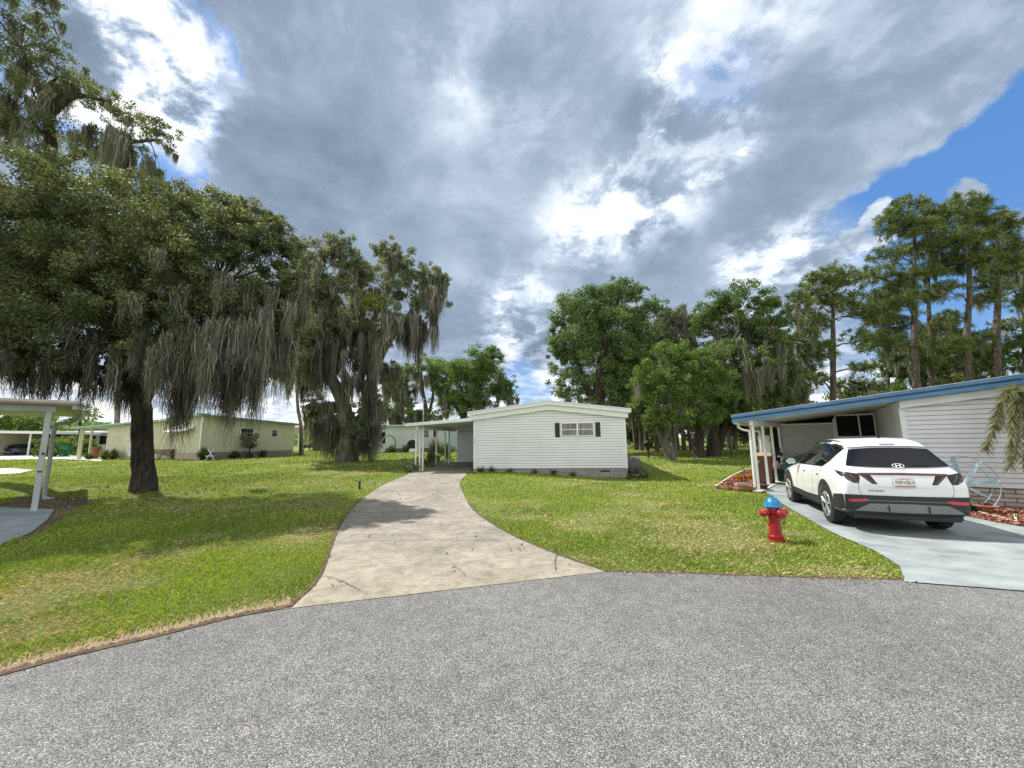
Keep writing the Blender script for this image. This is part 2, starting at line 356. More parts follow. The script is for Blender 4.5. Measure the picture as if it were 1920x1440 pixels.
# old concrete
CONC, t, b, oc = newmat('old concrete', .8)
cc = ramp_(t, noise_chain(t, oc, 1.1, 9, .7), [(.28, (.19, .178, .155)), (.5, (.285, .265, .23)), (.7, (.385, .36, .31))])
st = ramp_(t, noise_chain(t, oc, 5.5, 8, .7), [(.30, (.55, .54, .53)), (.58, (1.05, 1.05, 1.05))])
gr = ramp_(t, noise_chain(t, oc, 90, 3, .6), [(.3, (.72, .72, .72)), (.7, (1.22, 1.22, 1.22))])
sx_ = t.nodes.new('ShaderNodeSeparateXYZ'); t.links.new(oc, sx_.inputs[0])
yy = t.nodes.new('ShaderNodeMapRange'); t.links.new(sx_.outputs[1], yy.inputs[0]); yy.inputs[1].default_value = 4.5; yy.inputs[2].default_value = 9.5
sand = ramp_(t, yy.outputs[0], [(0, (1.16, 1.10, .96)), (.45, (1.0, .97, .91)), (1, (1.0, .97, .92))])
t.links.new(mixc(t, 1., mixc(t, 1., mixc(t, .8, cc, st, 'MULTIPLY'), gr, 'MULTIPLY'), sand, 'MULTIPLY'), b.inputs['Base Color'])
t.links.new(bump_(t, noise_chain(t, oc, 70, 6), .35, .006), b.inputs['Normal'])
# lawn soil and turf under the blades
LAWN, t, b, oc = newmat('lawn turf', 1.)
g1 = ramp_(t, noise_chain(t, oc, .35, 6, .6), [(.34, (.135, .20, .030)), (.5, (.165, .225, .042)), (.66, (.25, .26, .075))])
g2 = ramp_(t, noise_chain(t, oc, 14, 6, .75), [(.3, (.55, .55, .5)), (.5, (1, 1, 1)), (.72, (1.5, 1.4, 1.35))])
g3 = ramp_(t, noise_chain(t, oc, 55, 4, .7), [(.3, (.6, .6, .6)), (.7, (1.35, 1.35, 1.3))])
t.links.new(mixc(t, 1., mixc(t, 1., g1, g2, 'MULTIPLY'), g3, 'MULTIPLY'), b.inputs['Base Color'])
t.links.new(bump_(t, noise_chain(t, oc, 30, 8, .8), 1., .06), b.inputs['Normal'])
SOIL = mat('soil edge', (.12, .075, .045), 1., .5, 14., .8, 60., col2=(.04, .026, .018))
MULCHB = mat('mulch base', (.24, .11, .075), 1., .6, 30., 1., 60., col2=(.09, .035, .025))
PALEC = mat('pale concrete', (.56, .54, .48), .8, .12, 2., .2, 40.)

def axis(lo, hi, a, b, fine_, coarse):
    return np.array(sorted(set(np.round(list(np.arange(lo, a, coarse))+list(np.arange(a, b, fine_))+list(np.arange(b, hi+1, coarse)), 3))))
gx, gy = axis(-420, 420, -40, 30, .7, 12), axis(-40, 900, -2, 56, .7, 12)
XX, YY = np.meshgrid(gx, gy); ZZ = H(XX, YY); nx, ny = len(gx), len(gy)
idx = np.arange(nx*ny).reshape(ny, nx)
F = np.stack([idx[:-1, :-1], idx[:-1, 1:], idx[1:, 1:], idx[1:, :-1]], -1).reshape(-1, 4)
struct(mesh_np('lawn', np.stack([XX, YY, ZZ], -1).reshape(-1, 3), F, LAWN, smooth=True))

P2 = lambda l: [tuple(G(*q))[:2] for q in l]
road_edge = P2([(0, 1270), (130, 1235), (300, 1195), (440, 1160), (545, 1141), (700, 1108), (850, 1085), (1000, 1076), (1137, 1074), (1300, 1078), (1500, 1085), (1695, 1090), (1920, 1105)])
rs = spline([(x, y, 0) for x, y in [(-9, -2.5), (-6.6, .7), (-5.2, 2.05), (-4.4, 2.8)]+road_edge+[(7.6, 3.9), (10.5, 1.5), (12, -3)]], 5)
ROADP = [(v.x, v.y) for v in rs]+[(14, -25), (-12, -25)]
struct(sheet('road', ROADP, .012, ASPH, 2.))
dl = P2([(545, 1142), (600, 1085), (625, 1020), (640, 985), (670, 945), (715, 912), (760, 893)]); dr = P2([(1137, 1074), (1040, 1040), (950, 1000), (890, 960), (868, 925), (862, 905), (874, 891)])
# the centre house frame
HC = Vector((-1.76, 17.9, 0)); HCR = -math.atan2(.9, 6.62)
def hc(x, y): return (HC.x+x*math.cos(HCR)-y*math.sin(HCR), HC.y+x*math.sin(HCR)+y*math.cos(HCR))
dls = [(v.x, v.y) for v in spline([(x, y, 0) for x, y in dl]+[(*hc(-2.95, -.1), 0)], 5)]
drs = [(v.x, v.y) for v in spline([(x, y, 0) for x, y in dr]+[(*hc(-.35, -.2), 0)], 5)]
DRIVEP = [(dls[0][0]-.1, dls[0][1]-.05)]+dls+[hc(-2.95, 8), hc(-.02, 8), hc(-.02, -.15)]+drs[::-1]
struct(sheet('driveway', DRIVEP, .017, CONC, .5))
# painted driveway of the blue-trimmed house
HR = Vector((7.61, 12.6, 0)); HRR = -math.atan2(.6, .8)
def hr(x, y): return (HR.x+x*math.cos(HRR)-y*math.sin(HRR), HR.y+x*math.sin(HRR)+y*math.cos(HRR))
de = P2([(1697, 1094), (1688, 1065), (1640, 1035), (1560, 1000), (1500, 965), (1455, 937), (1437, 924)])
me_ = P2([(1770, 958), (1805, 968), (1860, 980), (1925, 991)])
DRIVER = de+[hr(.12, -.35), hr(.12, 5), hr(3.45, 5), hr(3.45, -.1)]+me_+[(13, 6.2), (13, 3.4), (7.6, 3.4), (6.4, 4.25)]
struct(sheet('painted_driveway', DRIVER, .024, GREYP, .6))
SLAB = P2([(0, 952), (101, 956), (88, 976), (58, 1000), (0, 1023)]); SLABP = SLAB+[(-11, 6.2), (-17, 7), (-19, 12)]
struct(sheet('carport_slab', SLABP, .02, GREYP, .6))
# pale far driveways on the left
FAR1 = [tuple(G(*q))[:2] for q in [(-60, 852), (128, 853), (190, 858), (190, 865), (120, 861), (0, 862), (-60, 863)]]
FAR2 = [tuple(G(*q))[:2] for q in [(-80, 878), (30, 879), (62, 882), (30, 889), (-80, 892)]]
struct(sheet('far_driveway', FAR1, .02, PALEC, 2.)); struct(sheet('side_path', FAR2, .02, PALEC, 1.))
# soil strip where the turf ends at the road
def strip(name, line, w0, w1, off, m, rng, close=False):
    V = []; F = []
    for i, p in enumerate(line):
        a, b_ = line[max(i-1, 0)], line[min(i+1, len(line)-1)]; tx, ty = b_[0]-a[0], b_[1]-a[1]; l = math.hypot(tx, ty) or 1; nxx, nyy = -ty/l, tx/l
        for w in (w0*(.6+.8*rng.random()), w1*(.5+rng.random())): 
            x, y = p[0]+nxx*w, p[1]+nyy*w; V.append((x, y, float(H(x, y))+off))
        if i: F.append((2*i-2, 2*i, 2*i+1, 2*i-1))
    mbx = MB(); mbx.add(V, F); return mbx.build(name, m)
rng = np.random.default_rng(4)
def dense(line, k=5): 
    o = []
    for a, b_ in zip(line[:-1], line[1:]): o += [(a[0]+(b_[0]-a[0])*i/k, a[1]+(b_[1]-a[1])*i/k) for i in range(k)]
    return o+[line[-1]]
e1_ = [(v.x, v.y) for v in rs]
iL = min(range(len(e1_)), key=lambda i: (e1_[i][0]-dl[0][0])**2+(e1_[i][1]-dl[0][1])**2); iR = min(range(len(e1_)), key=lambda i: (e1_[i][0]-dr[0][0])**2+(e1_[i][1]-dr[0][1])**2)
iR2 = min(range(len(e1_)), key=lambda i: (e1_[i][0]-de[0][0])**2+(e1_[i][1]-de[0][1])**2)
DRYM = mat('dead turf', (.33, .25, .15), 1., .4, 40., 1., 60., col2=(.16, .115, .065))
struct(strip('dry_turf_edge', dense(e1_[:iL+1], 16), .02, .26, .010, DRYM, rng))
struct(strip('soil_edge', dense(e1_[:iL+1], 8), -.012, .08, .019, SOIL, rng))
struct(strip('soil_edge', dense(e1_[iR:iR2+1], 8), -.006, .045, .016, SOIL, rng))
struct(strip('soil_edge', dense(dls[:22], 4), -.006, .035, .028, SOIL, rng)); struct(strip('soil_edge', dense(drs[:18], 4), .006, -.03, .028, SOIL, rng))
SPOTS = [(*G(1210, 944)[:2], .9, .35), (*G(1340, 1022)[:2], 1.0, .4), (*G(1560, 1070)[:2], .7, .22), (*G(985, 970)[:2], .5, .3), (*G(60, 1180)[:2], .5, .3), (*G(580, 1000)[:2], .5, .8), (*G(1255, 1010)[:2], .4, .2), (*G(1480, 1000)[:2], .4, .25), (*G(1110, 990)[:2], .5, .3), (*G(200, 1100)[:2], .5, .25)]
SOILB = mat('bare soil', (.13, .085, .055), 1., .5, 10., 1., 60., col2=(.05, .035, .025))
BARE = P2([(0, 948), (30, 934), (110, 932), (180, 937), (150, 950), (108, 978), (60, 1010), (20, 1024), (55, 1001), (88, 977), (102, 957), (0, 950)])
struct(sheet('bare_soil', BARE, .009, SOILB, .5))
# joints and cracks of the driveway
JM = mat('dark joint', (.10, .09, .075), .95, .3, 20.)
def crack(name, pts, w, jit, seed, m=JM, n=9):
    r_ = np.random.default_rng(seed); out = []
    for a, b_ in zip(pts[:-1], pts[1:]):
        for i in range(n): out.append((a[0]+(b_[0]-a[0])*i/n+jit*(r_.random()-.5), a[1]+(b_[1]-a[1])*i/n+jit*(r_.random()-.5)))
    out.append(tuple(pts[-1][:2])); return struct(strip(name, out, -w, w, .031, m, r_))
for (a, b_) in [((676, 944), (878, 944)), ((648, 971), (905, 972)), ((697, 921), (866, 921)), ((630, 1018), (985, 1014))]:
    crack('driveway_joint', P2([a, b_]), .006, .004, 5)
CK = mat('crack', (.05, .043, .035), 1., .3, 20.)
crack('driveway_crack', P2([(602, 1083), (640, 1092), (668, 1108), (676, 1112)]), .004, .018, 6, CK)
crack('driveway_crack', P2([(574, 1117), (602, 1109), (650, 1098)]), .003, .018, 7, CK)
crack('driveway_crack', P2([(1046, 1040), (1040, 1056), (1043, 1074)]), .005, .016, 8, CK)
crack('driveway_crack', P2([(846, 1060), (866, 1075), (874, 1086)]), .003, .016, 9, CK)
# mulch beds
MB1 = P2([(1340, 916), (1372, 895), (1396, 884), (1425, 880), (1440, 893), (1437, 924), (1390, 922)])
MB1 = [MB1[0], MB1[1], MB1[2], MB1[3], hr(-.06, 3.4), hr(.1, -.35), MB1[5], MB1[6]]
struct(sheet('mulch_bed', MB1, .03, MULCHB, .5))
MB2 = [hr(3.5, .05)]+me_+[(13.4, 6.9), hr(8.6, .05)]
struct(sheet('mulch_bed', MB2, .03, MULCHB, .5))
def chips(name, poly, n, m, seed, label, size=.035, pal=((.34, .16, .11), (.25, .105, .075), (.44, .25, .18), (.17, .08, .06))):
    r_ = np.random.default_rng(seed); xs = [p[0] for p in poly]; ys = [p[1] for p in poly]
    x = r_.uniform(min(xs), max(xs), n*3); y = r_.uniform(min(ys), max(ys), n*3); k = inside(x, y, poly); x, y = x[k][:n], y[k][:n]; n = len(x)
    c = np.stack([x, y, H(x, y)+.035+r_.random(n)*.03], -1)
    a = r_.normal(size=(n, 3)); a[:, 2] *= .4; a /= np.linalg.norm(a, axis=1)[:, None]; b_ = np.cross(a, r_.normal(size=(n, 3))); b_ /= np.linalg.norm(b_, axis=1)[:, None]
    s = size*(.5+r_.random(n))[:, None]; q = s*.4
    V = np.stack([c-a*s-b_*q, c+a*s-b_*q, c+a*s+b_*q, c-a*s+b_*q], 1).reshape(-1, 3); F = np.arange(4*n).reshape(n, 4)
    base = np.array(pal)[r_.integers(0, 4, n)]
    o = mesh_np(name, V, F, m, tint=np.repeat(base, 4, 0)); o['kind'] = 'stuff'; o['label'] = label; o['category'] = 'mulch'; return o
CHIP = leafmat('bark chips', trans=0., rough=.95, spec=.1)
chips('bark_mulch', MB1, 3500, CHIP, 1, 'red bark mulch around the white posts of the blue carport')
chips('bark_mulch', MB2, 9000, CHIP, 2, 'red bark mulch under the grey wall at the right edge')

LP = ((.20, .145, .085), (.28, .21, .13), (.12, .085, .055), (.34, .27, .17))
LIT = [(-15, 12.5), (-9, 9), (-4.3, 9.5), (-5, 15), (-11, 18), (-16, 17)]
chips('leaf_litter', LIT, 1300, CHIP, 5, 'brown fallen leaves scattered on the lawn under the big oak', .026, LP)
chips('leaf_litter', DRIVEP[:30]+drs[::-1], 110, CHIP, 6, 'few brown fallen leaves lying on the centre driveway', .02, LP)
chips('leaf_litter', dense(e1_[:iL+1], 2)+[(p_[0]+.1, p_[1]-.28) for p_ in dense(e1_[:iL+1], 2)[::-1]], 420, CHIP, 7, 'clippings and leaf crumbs along the left road edge', .012, LP)
chips('leaf_litter', dense(e1_[iR:iR2+1], 2)+[(p_[0], p_[1]-.2) for p_ in dense(e1_[iR:iR2+1], 2)[::-1]], 300, CHIP, 8, 'clippings and leaf crumbs along the road edge below the hydrant', .012, LP)
# ------------------------------------------------------------------ grass
HOLES = [ROADP, DRIVEP, DRIVER, SLABP, FAR1, FAR2, MB1, MB2, [hc(-.1, 0), hc(6.9, 0), hc(6.9, 16), hc(-.1, 16)], [hr(3.3, 0), hr(9, 0), hr(9, 10), hr(3.3, 10)], [hr(0, -.2), hr(4, 0), hr(4, 12), hr(0, 12)]]
def vnoise(x, y, s, seed):
    r_ = np.random.default_rng(seed); T = r_.random((64, 64)); u, v = x*s, y*s; iu, iv = np.floor(u).astype(int), np.floor(v).astype(int); fu, fv = u-iu, v-iv
    fu = fu*fu*(3-2*fu); fv = fv*fv*(3-2*fv); g = lambda a, b_: T[a % 64, b_ % 64]
    return (g(iu, iv)*(1-fu)+g(iu+1, iv)*fu)*(1-fv)+(g(iu, iv+1)*(1-fu)+g(iu+1, iv+1)*fu)*fv
rg = np.random.default_rng(11)
Vs, Fs, Ts = [], [], []; nb = 0
for (y0, y1, dens, hh, ww) in [(2.2, 4.5, 4200, .050, .0040), (4.5, 6.5, 3900, .050, .0050), (6.5, 9, 2500, .050, .0065), (9, 13, 1200, .052, .010), (13, 19, 500, .055, .016), (19, 30, 110, .07, .03), (30, 55, 25, .09, .07)]:
    x0, x1 = -1.36*y1, min(1.36*y1, 26); n = int(dens*(x1-x0)*(y1-y0)*.75)
    x, y = rg.uniform(x0, x1, n), rg.uniform(y0, y1, n)
    k = np.abs(x) < 1.36*y+.6
    for hp in HOLES: k &= ~inside(x, y, hp)
    x, y = x[k], y[k]; n = len(x)
    dry = .55*vnoise(x, y, .55, 1)+.3*vnoise(x, y, 1.7, 2)+.15*vnoise(x, y, 5, 3)
    dry = sm(dry, .50, .82)*.75
    for sx, sy, rr, k2 in SPOTS: dry = np.maximum(dry, np.exp(-((x-sx)/rr)**2-((y-sy)/k2)**2)*1.05)
    dist = np.full(n, 9.)
    for a, b_ in zip(e1_[:-1], e1_[1:]):
        vx, vy = b_[0]-a[0], b_[1]-a[1]; L2 = vx*vx+vy*vy+1e-9; tt = np.clip(((x-a[0])*vx+(y-a[1])*vy)/L2, 0, 1); dist = np.minimum(dist, np.hypot(x-a[0]-tt*vx, y-a[1]-tt*vy))
    edge = np.exp(-(dist/np.where(x < -2.2, .40, .14))**2)*(.7+.6*vnoise(x, y, 2.2, 7)); dry = np.clip(np.maximum(dry, edge*.95), 0, 1)
    bare = inside(x, y, BARE); dry = np.where(bare, .75, dry)
    keep = (rg.random(n) > dry*.2) & ~(bare & (rg.random(n) < .25)); x, y, dry = x[keep], y[keep], dry[keep]; n = len(x)
    th = rg.uniform(0, 2*np.pi, n); lean = rg.uniform(.1, 1.1, n)*(1+1.6*dry); hgt = hh*.85*(.45+.9*rg.random(n))*(1-.6*dry)*(.7+.6*vnoise(x, y, 1.3, 9)); w = ww*.8*(.7+.6*rg.random(n))
    base = np.stack([x, y, H(x, y)-.004], -1); dd = np.stack([np.cos(th), np.sin(th), np.zeros(n)], -1)
    pr = np.stack([-np.sin(th+rg.normal(0, .6, n)), np.cos(th), np.zeros(n)], -1)
    tip = base+dd*(hgt*lean)[:, None]; tip[:, 2] += hgt/np.sqrt(1+.3*lean**2); mid = base+dd*(hgt*lean*.35)[:, None]; mid[:, 2] += hgt*.62
    V = np.stack([base-pr*w[:, None], base+pr*w[:, None], mid+pr*w[:, None]*.8, tip], 1).reshape(-1, 3)
    Fk = np.arange(4*n).reshape(n, 4)+nb; nb += 4*n
    lushn = vnoise(x, y, .8, 5)[:, None]; rnd = rg.random(n)[:, None]
    green = np.array([.17, .25, .030])*(1-lushn)+np.array([.30, .385, .052])*lushn; green = green*(.5+1.0*rnd); straw = np.array([.50, .40, .23])*(.6+.7*rg.random(n)[:, None])
    dead = (rg.random(n)[:, None] < (.07+.93*dry[:, None])); c = np.where(dead, straw, green)
    if x0 > 0: pass
    Vs.append(V); Fs.append(Fk); Ts.append(np.repeat(c, 4, 0))
go = mesh_np('grass', np.concatenate(Vs), np.concatenate(Fs), GRASSM, tint=np.concatenate(Ts))
go['kind'] = 'stuff'; go['label'] = 'short mown lawn grass, green with straw-coloured dry patches'; go['category'] = 'grass'
print('GRASS', nb//4)
# ------------------------------------------------------------------ buildings
def siding(x0, x1, z0, top, lap=.105, y=0., step=.25, d=.02, holes=(), grv=.13, gd=.05):
    """lapped boards on a wall facing -y; top is a function of x"""
    mb = MB(); z = z0; n = max(1, round((x1-x0)/step)); xs = [x0+(x1-x0)*i/n for i in range(n+1)]; zt = max(top(x) for x in xs)
    while z < zt-.002:
        for a, b_ in zip(xs[:-1], xs[1:]):
            ta, tb = min(z+lap, top(a)), min(z+lap, top(b_))
            if ta <= z and tb <= z: continue
            ta, tb = max(ta, z+.001), max(tb, z+.001)
            if any(h[0]-.01 < (a+b_)/2 < h[1]+.01 and h[2]-.01 < z+lap/2 < h[3]+.01 for h in holes): continue
            g = z+lap*(1-grv); ga, gb = min(ta, g), min(tb, g)
            mb.add([(a, y-d, z), (b_, y-d, z), (b_, y-d*.72, gb), (a, y-d*.72, ga)], [(0, 1, 2, 3)])
            mb.add([(a, y+gd, z), (b_, y+gd, z), (b_, y-d, z), (a, y-d, z)], [(0, 1, 2, 3)])
            if ta > g or tb > g: mb.add([(a, y-d*.72, ga), (b_, y-d*.72, gb), (b_, y+gd, gb), (a, y+gd, ga)], [(0, 1, 2, 3)]); mb.add([(a, y+gd, ga), (b_, y+gd, gb), (b_, y+gd, tb), (a, y+gd, ta)], [(0, 1, 2, 3)])
        z += lap
    return mb
def window(parent, x0, x1, z0, z1, y=0., cols=1, rows=2, fr=.045, mullion=.07, pane=None, frame=None):
    f = MB(); w = (x1-x0-(cols-1)*mullion)/cols
    f.box(x0-fr, x1+fr, y-.05, y-.002, z1, z1+fr); f.box(x0-fr, x1+fr, y-.06, y-.002, z0-fr, z0); f.box(x0-fr, x0, y-.05, y-.002, z0, z1); f.box(x1, x1+fr, y-.05, y-.002, z0, z1)
    for c in range(cols-1): xx = x0+(c+1)*w+c*mullion; f.box(xx, xx+mullion, y-.05, y-.002, z0, z1)
    for c in range(cols):
        for r_ in range(1, rows):
            xx = x0+c*(w+mullion); zz = z0+(z1-z0)*r_/rows; f.box(xx, xx+w, y-.04, y-.003, zz-.016, zz+.016)
    fo = f.build('window', frame or TRIM, parent, .004)
    p_ = MB()
    for c in range(cols): xx = x0+c*(w+mullion); p_.box(xx, xx+w, y-.026, y-.022, z0, z1)
    p_.build('pane', pane or DGLASS, fo); return fo
# ---- centre house
BASEC = .40; hz = lambda x, y: float(H(*hc(x, y)))
t = thing('mobile_home', 'white mobile home with two black shutters and an attached carport, straight ahead', 'house', (HC.x, HC.y, 0), HCR)
WC = 6.68; PK = 3.46; xp = 3.42; ZB = .475
rt = lambda x: (2.72+(3.11-2.72)*(x/xp) if x < xp else 3.11-(3.11-2.70)*((x-xp)/(WC-xp)))
siding(.06, WC-.06, ZB, rt, .113, grv=.17).build('siding_wall', WHITE, t)
mb = MB(); mb.poly_y([(0, ZB-.02), (WC, ZB-.02), (WC, 2.7), (xp, 3.11), (0, 2.72)], .06, 13.8); mb.build('wall', WHITE, t)
for xa in (-.015, WC-.075): mb = MB(); mb.box(xa, xa+.09, -.03, .002, ZB-.03, 2.71); mb.build('corner_trim', TRIM, t, .004)
BRK_G = brickmat('grey block skirt', (.30, .285, .265), (.40, .38, .35), (.16, .15, .14), .33, .075, .01)
mb = MB(); mb.box(.02, WC-.02, -.0, 13.75, -.2, ZB-.022); mb.build('skirting', BRK_G, t)
mb = MB(); mb.box(-.02, .2, -.06, -.002, -.1, ZB-.06); mb.build('brick_pier', brickmat('red brick', (.36, .15, .10), (.50, .36, .28), (.45, .42, .38), .2, .07, .01), t)
VENT = plain('vent', (.05, .05, .05), .8)
mb = MB(); mb.box(5.55, 5.95, -.012, .0, .30, .37); mb.build('vent', VENT, t)
# fascia: two steps of white metal following the gable
for nm, o0, o1, yy0, th_ in (('gable_fascia', -.10, .13, -.16, 0.), ('roof_edge', .13, .30, -.26, .12)):
    mb = MB(); ex = .12+th_
    def zz_(x, o): return rt(min(max(x, 0), WC))+(x*(.114) if x < 0 else 0)-((x-WC)*.126 if x > WC else 0)+o
    xs = [-ex, xp-.5, xp, xp+.5, WC+ex]
    for a, b_ in ((xs[0], xs[2]), (xs[2], xs[4])):
        mb.add([(a, yy0, zz_(a, o0)), (b_, yy0, zz_(b_, o0)), (b_, .02 if nm == 'gable_fascia' else 14, zz_(b_, o0)), (a, .02 if nm == 'gable_fascia' else 14, zz_(a, o0)),
                (a, yy0, zz_(a, o1)), (b_, yy0, zz_(b_, o1)), (b_, .02 if nm == 'gable_fascia' else 14, zz_(b_, o1)), (a, .02 if nm == 'gable_fascia' else 14, zz_(a, o1))],
               [(3, 2, 1, 0), (4, 5, 6, 7), (0, 1, 5, 4), (2, 3, 7, 6), (3, 0, 4, 7), (1, 2, 6, 5)])
    mb.build(nm if nm == 'gable_fascia' else 'roof', TRIM, t)
mb = MB()
def zr(x): return zz_(x, .30)
for a, b_ in ((-.25, xp), (xp, WC+.25)): mb.add([(a, -.275, zr(a)-.05), (b_, -.275, zr(b_)-.05), (b_, -.262, zr(b_)-.05), (a, -.262, zr(a)-.05), (a, -.275, zr(a)+.012), (b_, -.275, zr(b_)+.012), (b_, -.262, zr(b_)+.012), (a, -.262, zr(a)+.012)], [(3, 2, 1, 0), (4, 5, 6, 7), (0, 1, 5, 4), (2, 3, 7, 6), (3, 0, 4, 7), (1, 2, 6, 5)])
mb.build('drip_edge', ALU, t)
wf = window(t, 3.97, 5.30, 1.87, 2.39, 0, 2, 2, pane=CURT)
mb = MB(); mb.box(3.98, 5.29, -.034, -.028, 1.88, 2.38)
for x in (3.66, 5.41):
    mb = MB(); mb.box(x, x+.21, -.035, -.004, 1.80, 2.43)
    for k in range(14): zc = 1.84+k*.041; mb.box(x+.025, x+.185, -.046, -.036, zc, zc+.022)
    mb.build('shutter', SHUT, t, .003)
# house number
for za in (1.72, 1.60): num = MB(); num.box(.03, .055, -.036, -.031, za, za+.08); num.build('number_tag', BLK, t)
# carport of the centre house
zrf = lambda x, o: 2.40+.062*(x+2.95)+o
mb = MB(); a, b_ = -3.12, -.02
mb.hexa([(a, -.35, zrf(a, 0)), (b_, -.2, zrf(b_, 0)), (b_, 7.6, zrf(b_, 0)), (a, 7.6, zrf(a, 0)), (a, -.35, zrf(a, .14)), (b_, -.2, zrf(b_, .14)), (b_, 7.6, zrf(b_, .14)), (a, 7.6, zrf(a, .14))]); mb.build('carport_roof', TRIM, t, .01)
mb = MB()
for i in range(14): x = a+.1+i*.215; mb.box(x, x+.02, -.1, 7.4, zrf(x, -.012), zrf(x, -.001))
mb.build('ceiling_rib', CEIL, t)
for k, y in enumerate((.35, 2.7, 5.0)):
    for dx in ((-2.72, -2.57) if k == 0 else (-2.72,)):
        mb = MB(); mb.box(dx, dx+.075, y, y+.075, hz(dx, y), zrf(dx, -.001)); mb.box(dx-.02, dx+.095, y-.02, y+.095, hz(dx, y)-.02, hz(dx, y)+.05); mb.build('post', TRIM, t, .004)
mb = MB(); mb.box(-2.74, -2.62, -.1, 7.4, zrf(-2.7, -.14), zrf(-2.7, -.012)); mb.build('beam', TRIM, t, .004)
for y in (.1, 4.6):
    mb = MB(); mb.tube(spline([(-2.9, y, 2.36), (-2.88, y, 2.24), (-2.8, y+.03, 2.14), (-2.79, y+.05, 2.0), (-2.79, y+.05, .5)], 4), .035, 8); mb.build('downspout', TRIM, t, smooth=True)
mb = MB(); mb.box(-2.56, -.01, 6.38, 6.45, .2, zrf(-2.56, 0)-.01); mb.build('carport_wall', WHITE, t)
siding(-2.55, -.02, .3, lambda x: zrf(x, -.02), .113, 6.3).build('carport_wall_siding', WHITE, t)
# AC box and shrubs
t = thing('air_conditioner', 'grey air conditioner box beside the right corner of the white mobile home', 'air conditioner', (*hc(6.95, .9), hz(6.95, .9)), HCR)
mb = MB(); mb.box(-.02, .42, 0, .7, .1, .82); mb.build('casing', plain('ac grey', (.30, .31, .33), .5), t, .02)
mb = MB()
for k in range(12): mb.box(.0, .40, -.012, -.002, .16+k*.05, .18+k*.05)
mb.build('grille', BLK, t); mb = MB(); mb.box(-.08, .5, -.05, .75, -.1, .09); mb.build('pad', PALEC, t)

# ---- blue-trimmed house on the right
t = thing('blue_trimmed_house', 'pale grey sided house with sky-blue fascia and open carport at the right edge', 'house', (HR.x, HR.y, 0), HRR)
rb = lambda x: 2.16+.111*(x+.45)                      # underside of the blue fascia
PX = 9.6
siding(3.56, PX, .43, lambda x: rb(x)-.19, .118, 0, .3, .020, grv=.12).build('siding_wall', WHITE2, t)
mb = MB(); mb.poly_y([(3.46, .40), (PX, .40), (PX, rb(PX)), (3.46, rb(3.46))], .06, 9.9); mb.build('wall', WHITE2, t)
BRK_T = brickmat('tan block skirt', (.44, .36, .32), (.56, .49, .45), (.14, .10, .09), .40, .10, .012)
mb = MB(); mb.box(3.47, PX-.02, -.01, 9.9, -.25, .405); mb.build('skirting', BRK_T, t)
mb = MB(); mb.box(3.44, 3.56, -.03, .05, .02, rb(3.5)-.16); mb.build('corner_trim', TRIM, t, .005)
mb = MB()
for o0, o1, yf in ((-.19, -.10, -.17), (-.10, -.001, -.18)):
    mb.hexa([(3.45, yf, rb(3.45)+o0), (PX, yf, rb(PX)+o0), (PX, .02, rb(PX)+o0), (3.45, .02, rb(3.45)+o0), (3.45, yf, rb(3.45)+o1), (PX, yf, rb(PX)+o1), (PX, .02, rb(PX)+o1), (3.45, .02, rb(3.45)+o1)])
mb.build('gable_band', WHITE2, t, .004)
for k, (o0, o1, yf, m_) in enumerate(((0, .105, -.36, BLUEF), (.105, .15, -.33, mat('dark blue groove', (.04, .11, .24), .4, .2, 5.)), (.15, .235, -.38, BLUEF))):
    mb = MB(); mb.hexa([(-.47-.01*k, yf, rb(-.47)+o0), (PX, yf, rb(PX)+o0), (PX, -.3, rb(PX)+o0), (-.47-.01*k, -.3, rb(-.47)+o0), (-.47-.01*k, yf, rb(-.47)+o1), (PX, yf, rb(PX)+o1), (PX, -.3, rb(PX)+o1), (-.47-.01*k, -.3, rb(-.47)+o1)])
    mb.build('blue_fascia', m_, t, .006)
mb = MB(); mb.hexa([(-.45, -.298, rb(-.45)+.02), (PX, -.298, rb(PX)+.02), (PX, 9.9, rb(PX)+.02), (-.45, 6.2, rb(-.45)+.02), (-.45, -.298, rb(-.45)+.225), (PX, -.298, rb(PX)+.225), (PX, 9.9, rb(PX)+.225), (-.45, 6.2, rb(-.45)+.225)]); mb.build('roof', CEIL, t)
mb = MB(); mb.hexa([(-.48, -.385, rb(-.45)+.237), (PX, -.385, rb(PX)+.237), (PX, -.25, rb(PX)+.237), (-.48, -.25, rb(-.45)+.237), (-.48, -.385, rb(-.45)+.25), (PX, -.385, rb(PX)+.25), (PX, -.25, rb(PX)+.25), (-.48, -.25, rb(-.45)+.25)]); mb.build('drip_edge', ALU, t)
mb = MB(); mb.hexa([(-.02, -.2, rb(0)-.14), (.09, -.2, rb(0)-.14), (.69, 5.9, rb(0)-.14), (.58, 5.9, rb(0)-.14), (-.02, -.2, rb(0)+.018), (.09, -.2, rb(0)+.018), (.69, 5.9, rb(.6)+.018), (.58, 5.9, rb(.6)+.018)]); mb.build('beam', TRIM, t, .004)
mb = MB(); mb.box(-.44, -.32, -.25, 6.0, rb(-.4)-.05, rb(-.4)+.018); mb.build('gutter', TRIM, t, .01)
for y in (0, 1.5, 3.0, 4.5):
    xo = y*.1; mb = MB(); mb.box(xo, xo+.08, y, y+.08, .02, rb(0)-.142); mb.box(xo-.02, xo+.10, y-.02, y+.10, .02, .09); mb.build('post', TRIM, t, .004)
for y in (-.05, 3.2):
    mb = MB(); mb.tube(spline([(-.34, y, 2.14), (-.34, y, 2.02), (-.2, y+.02, 1.93), (-.09, y+.03, 1.9), (-.05, y+.04, 1.75), (-.05, y+.04, .15)], 5), .036, 8); mb.build('downspout', TRIM, t, smooth=True)
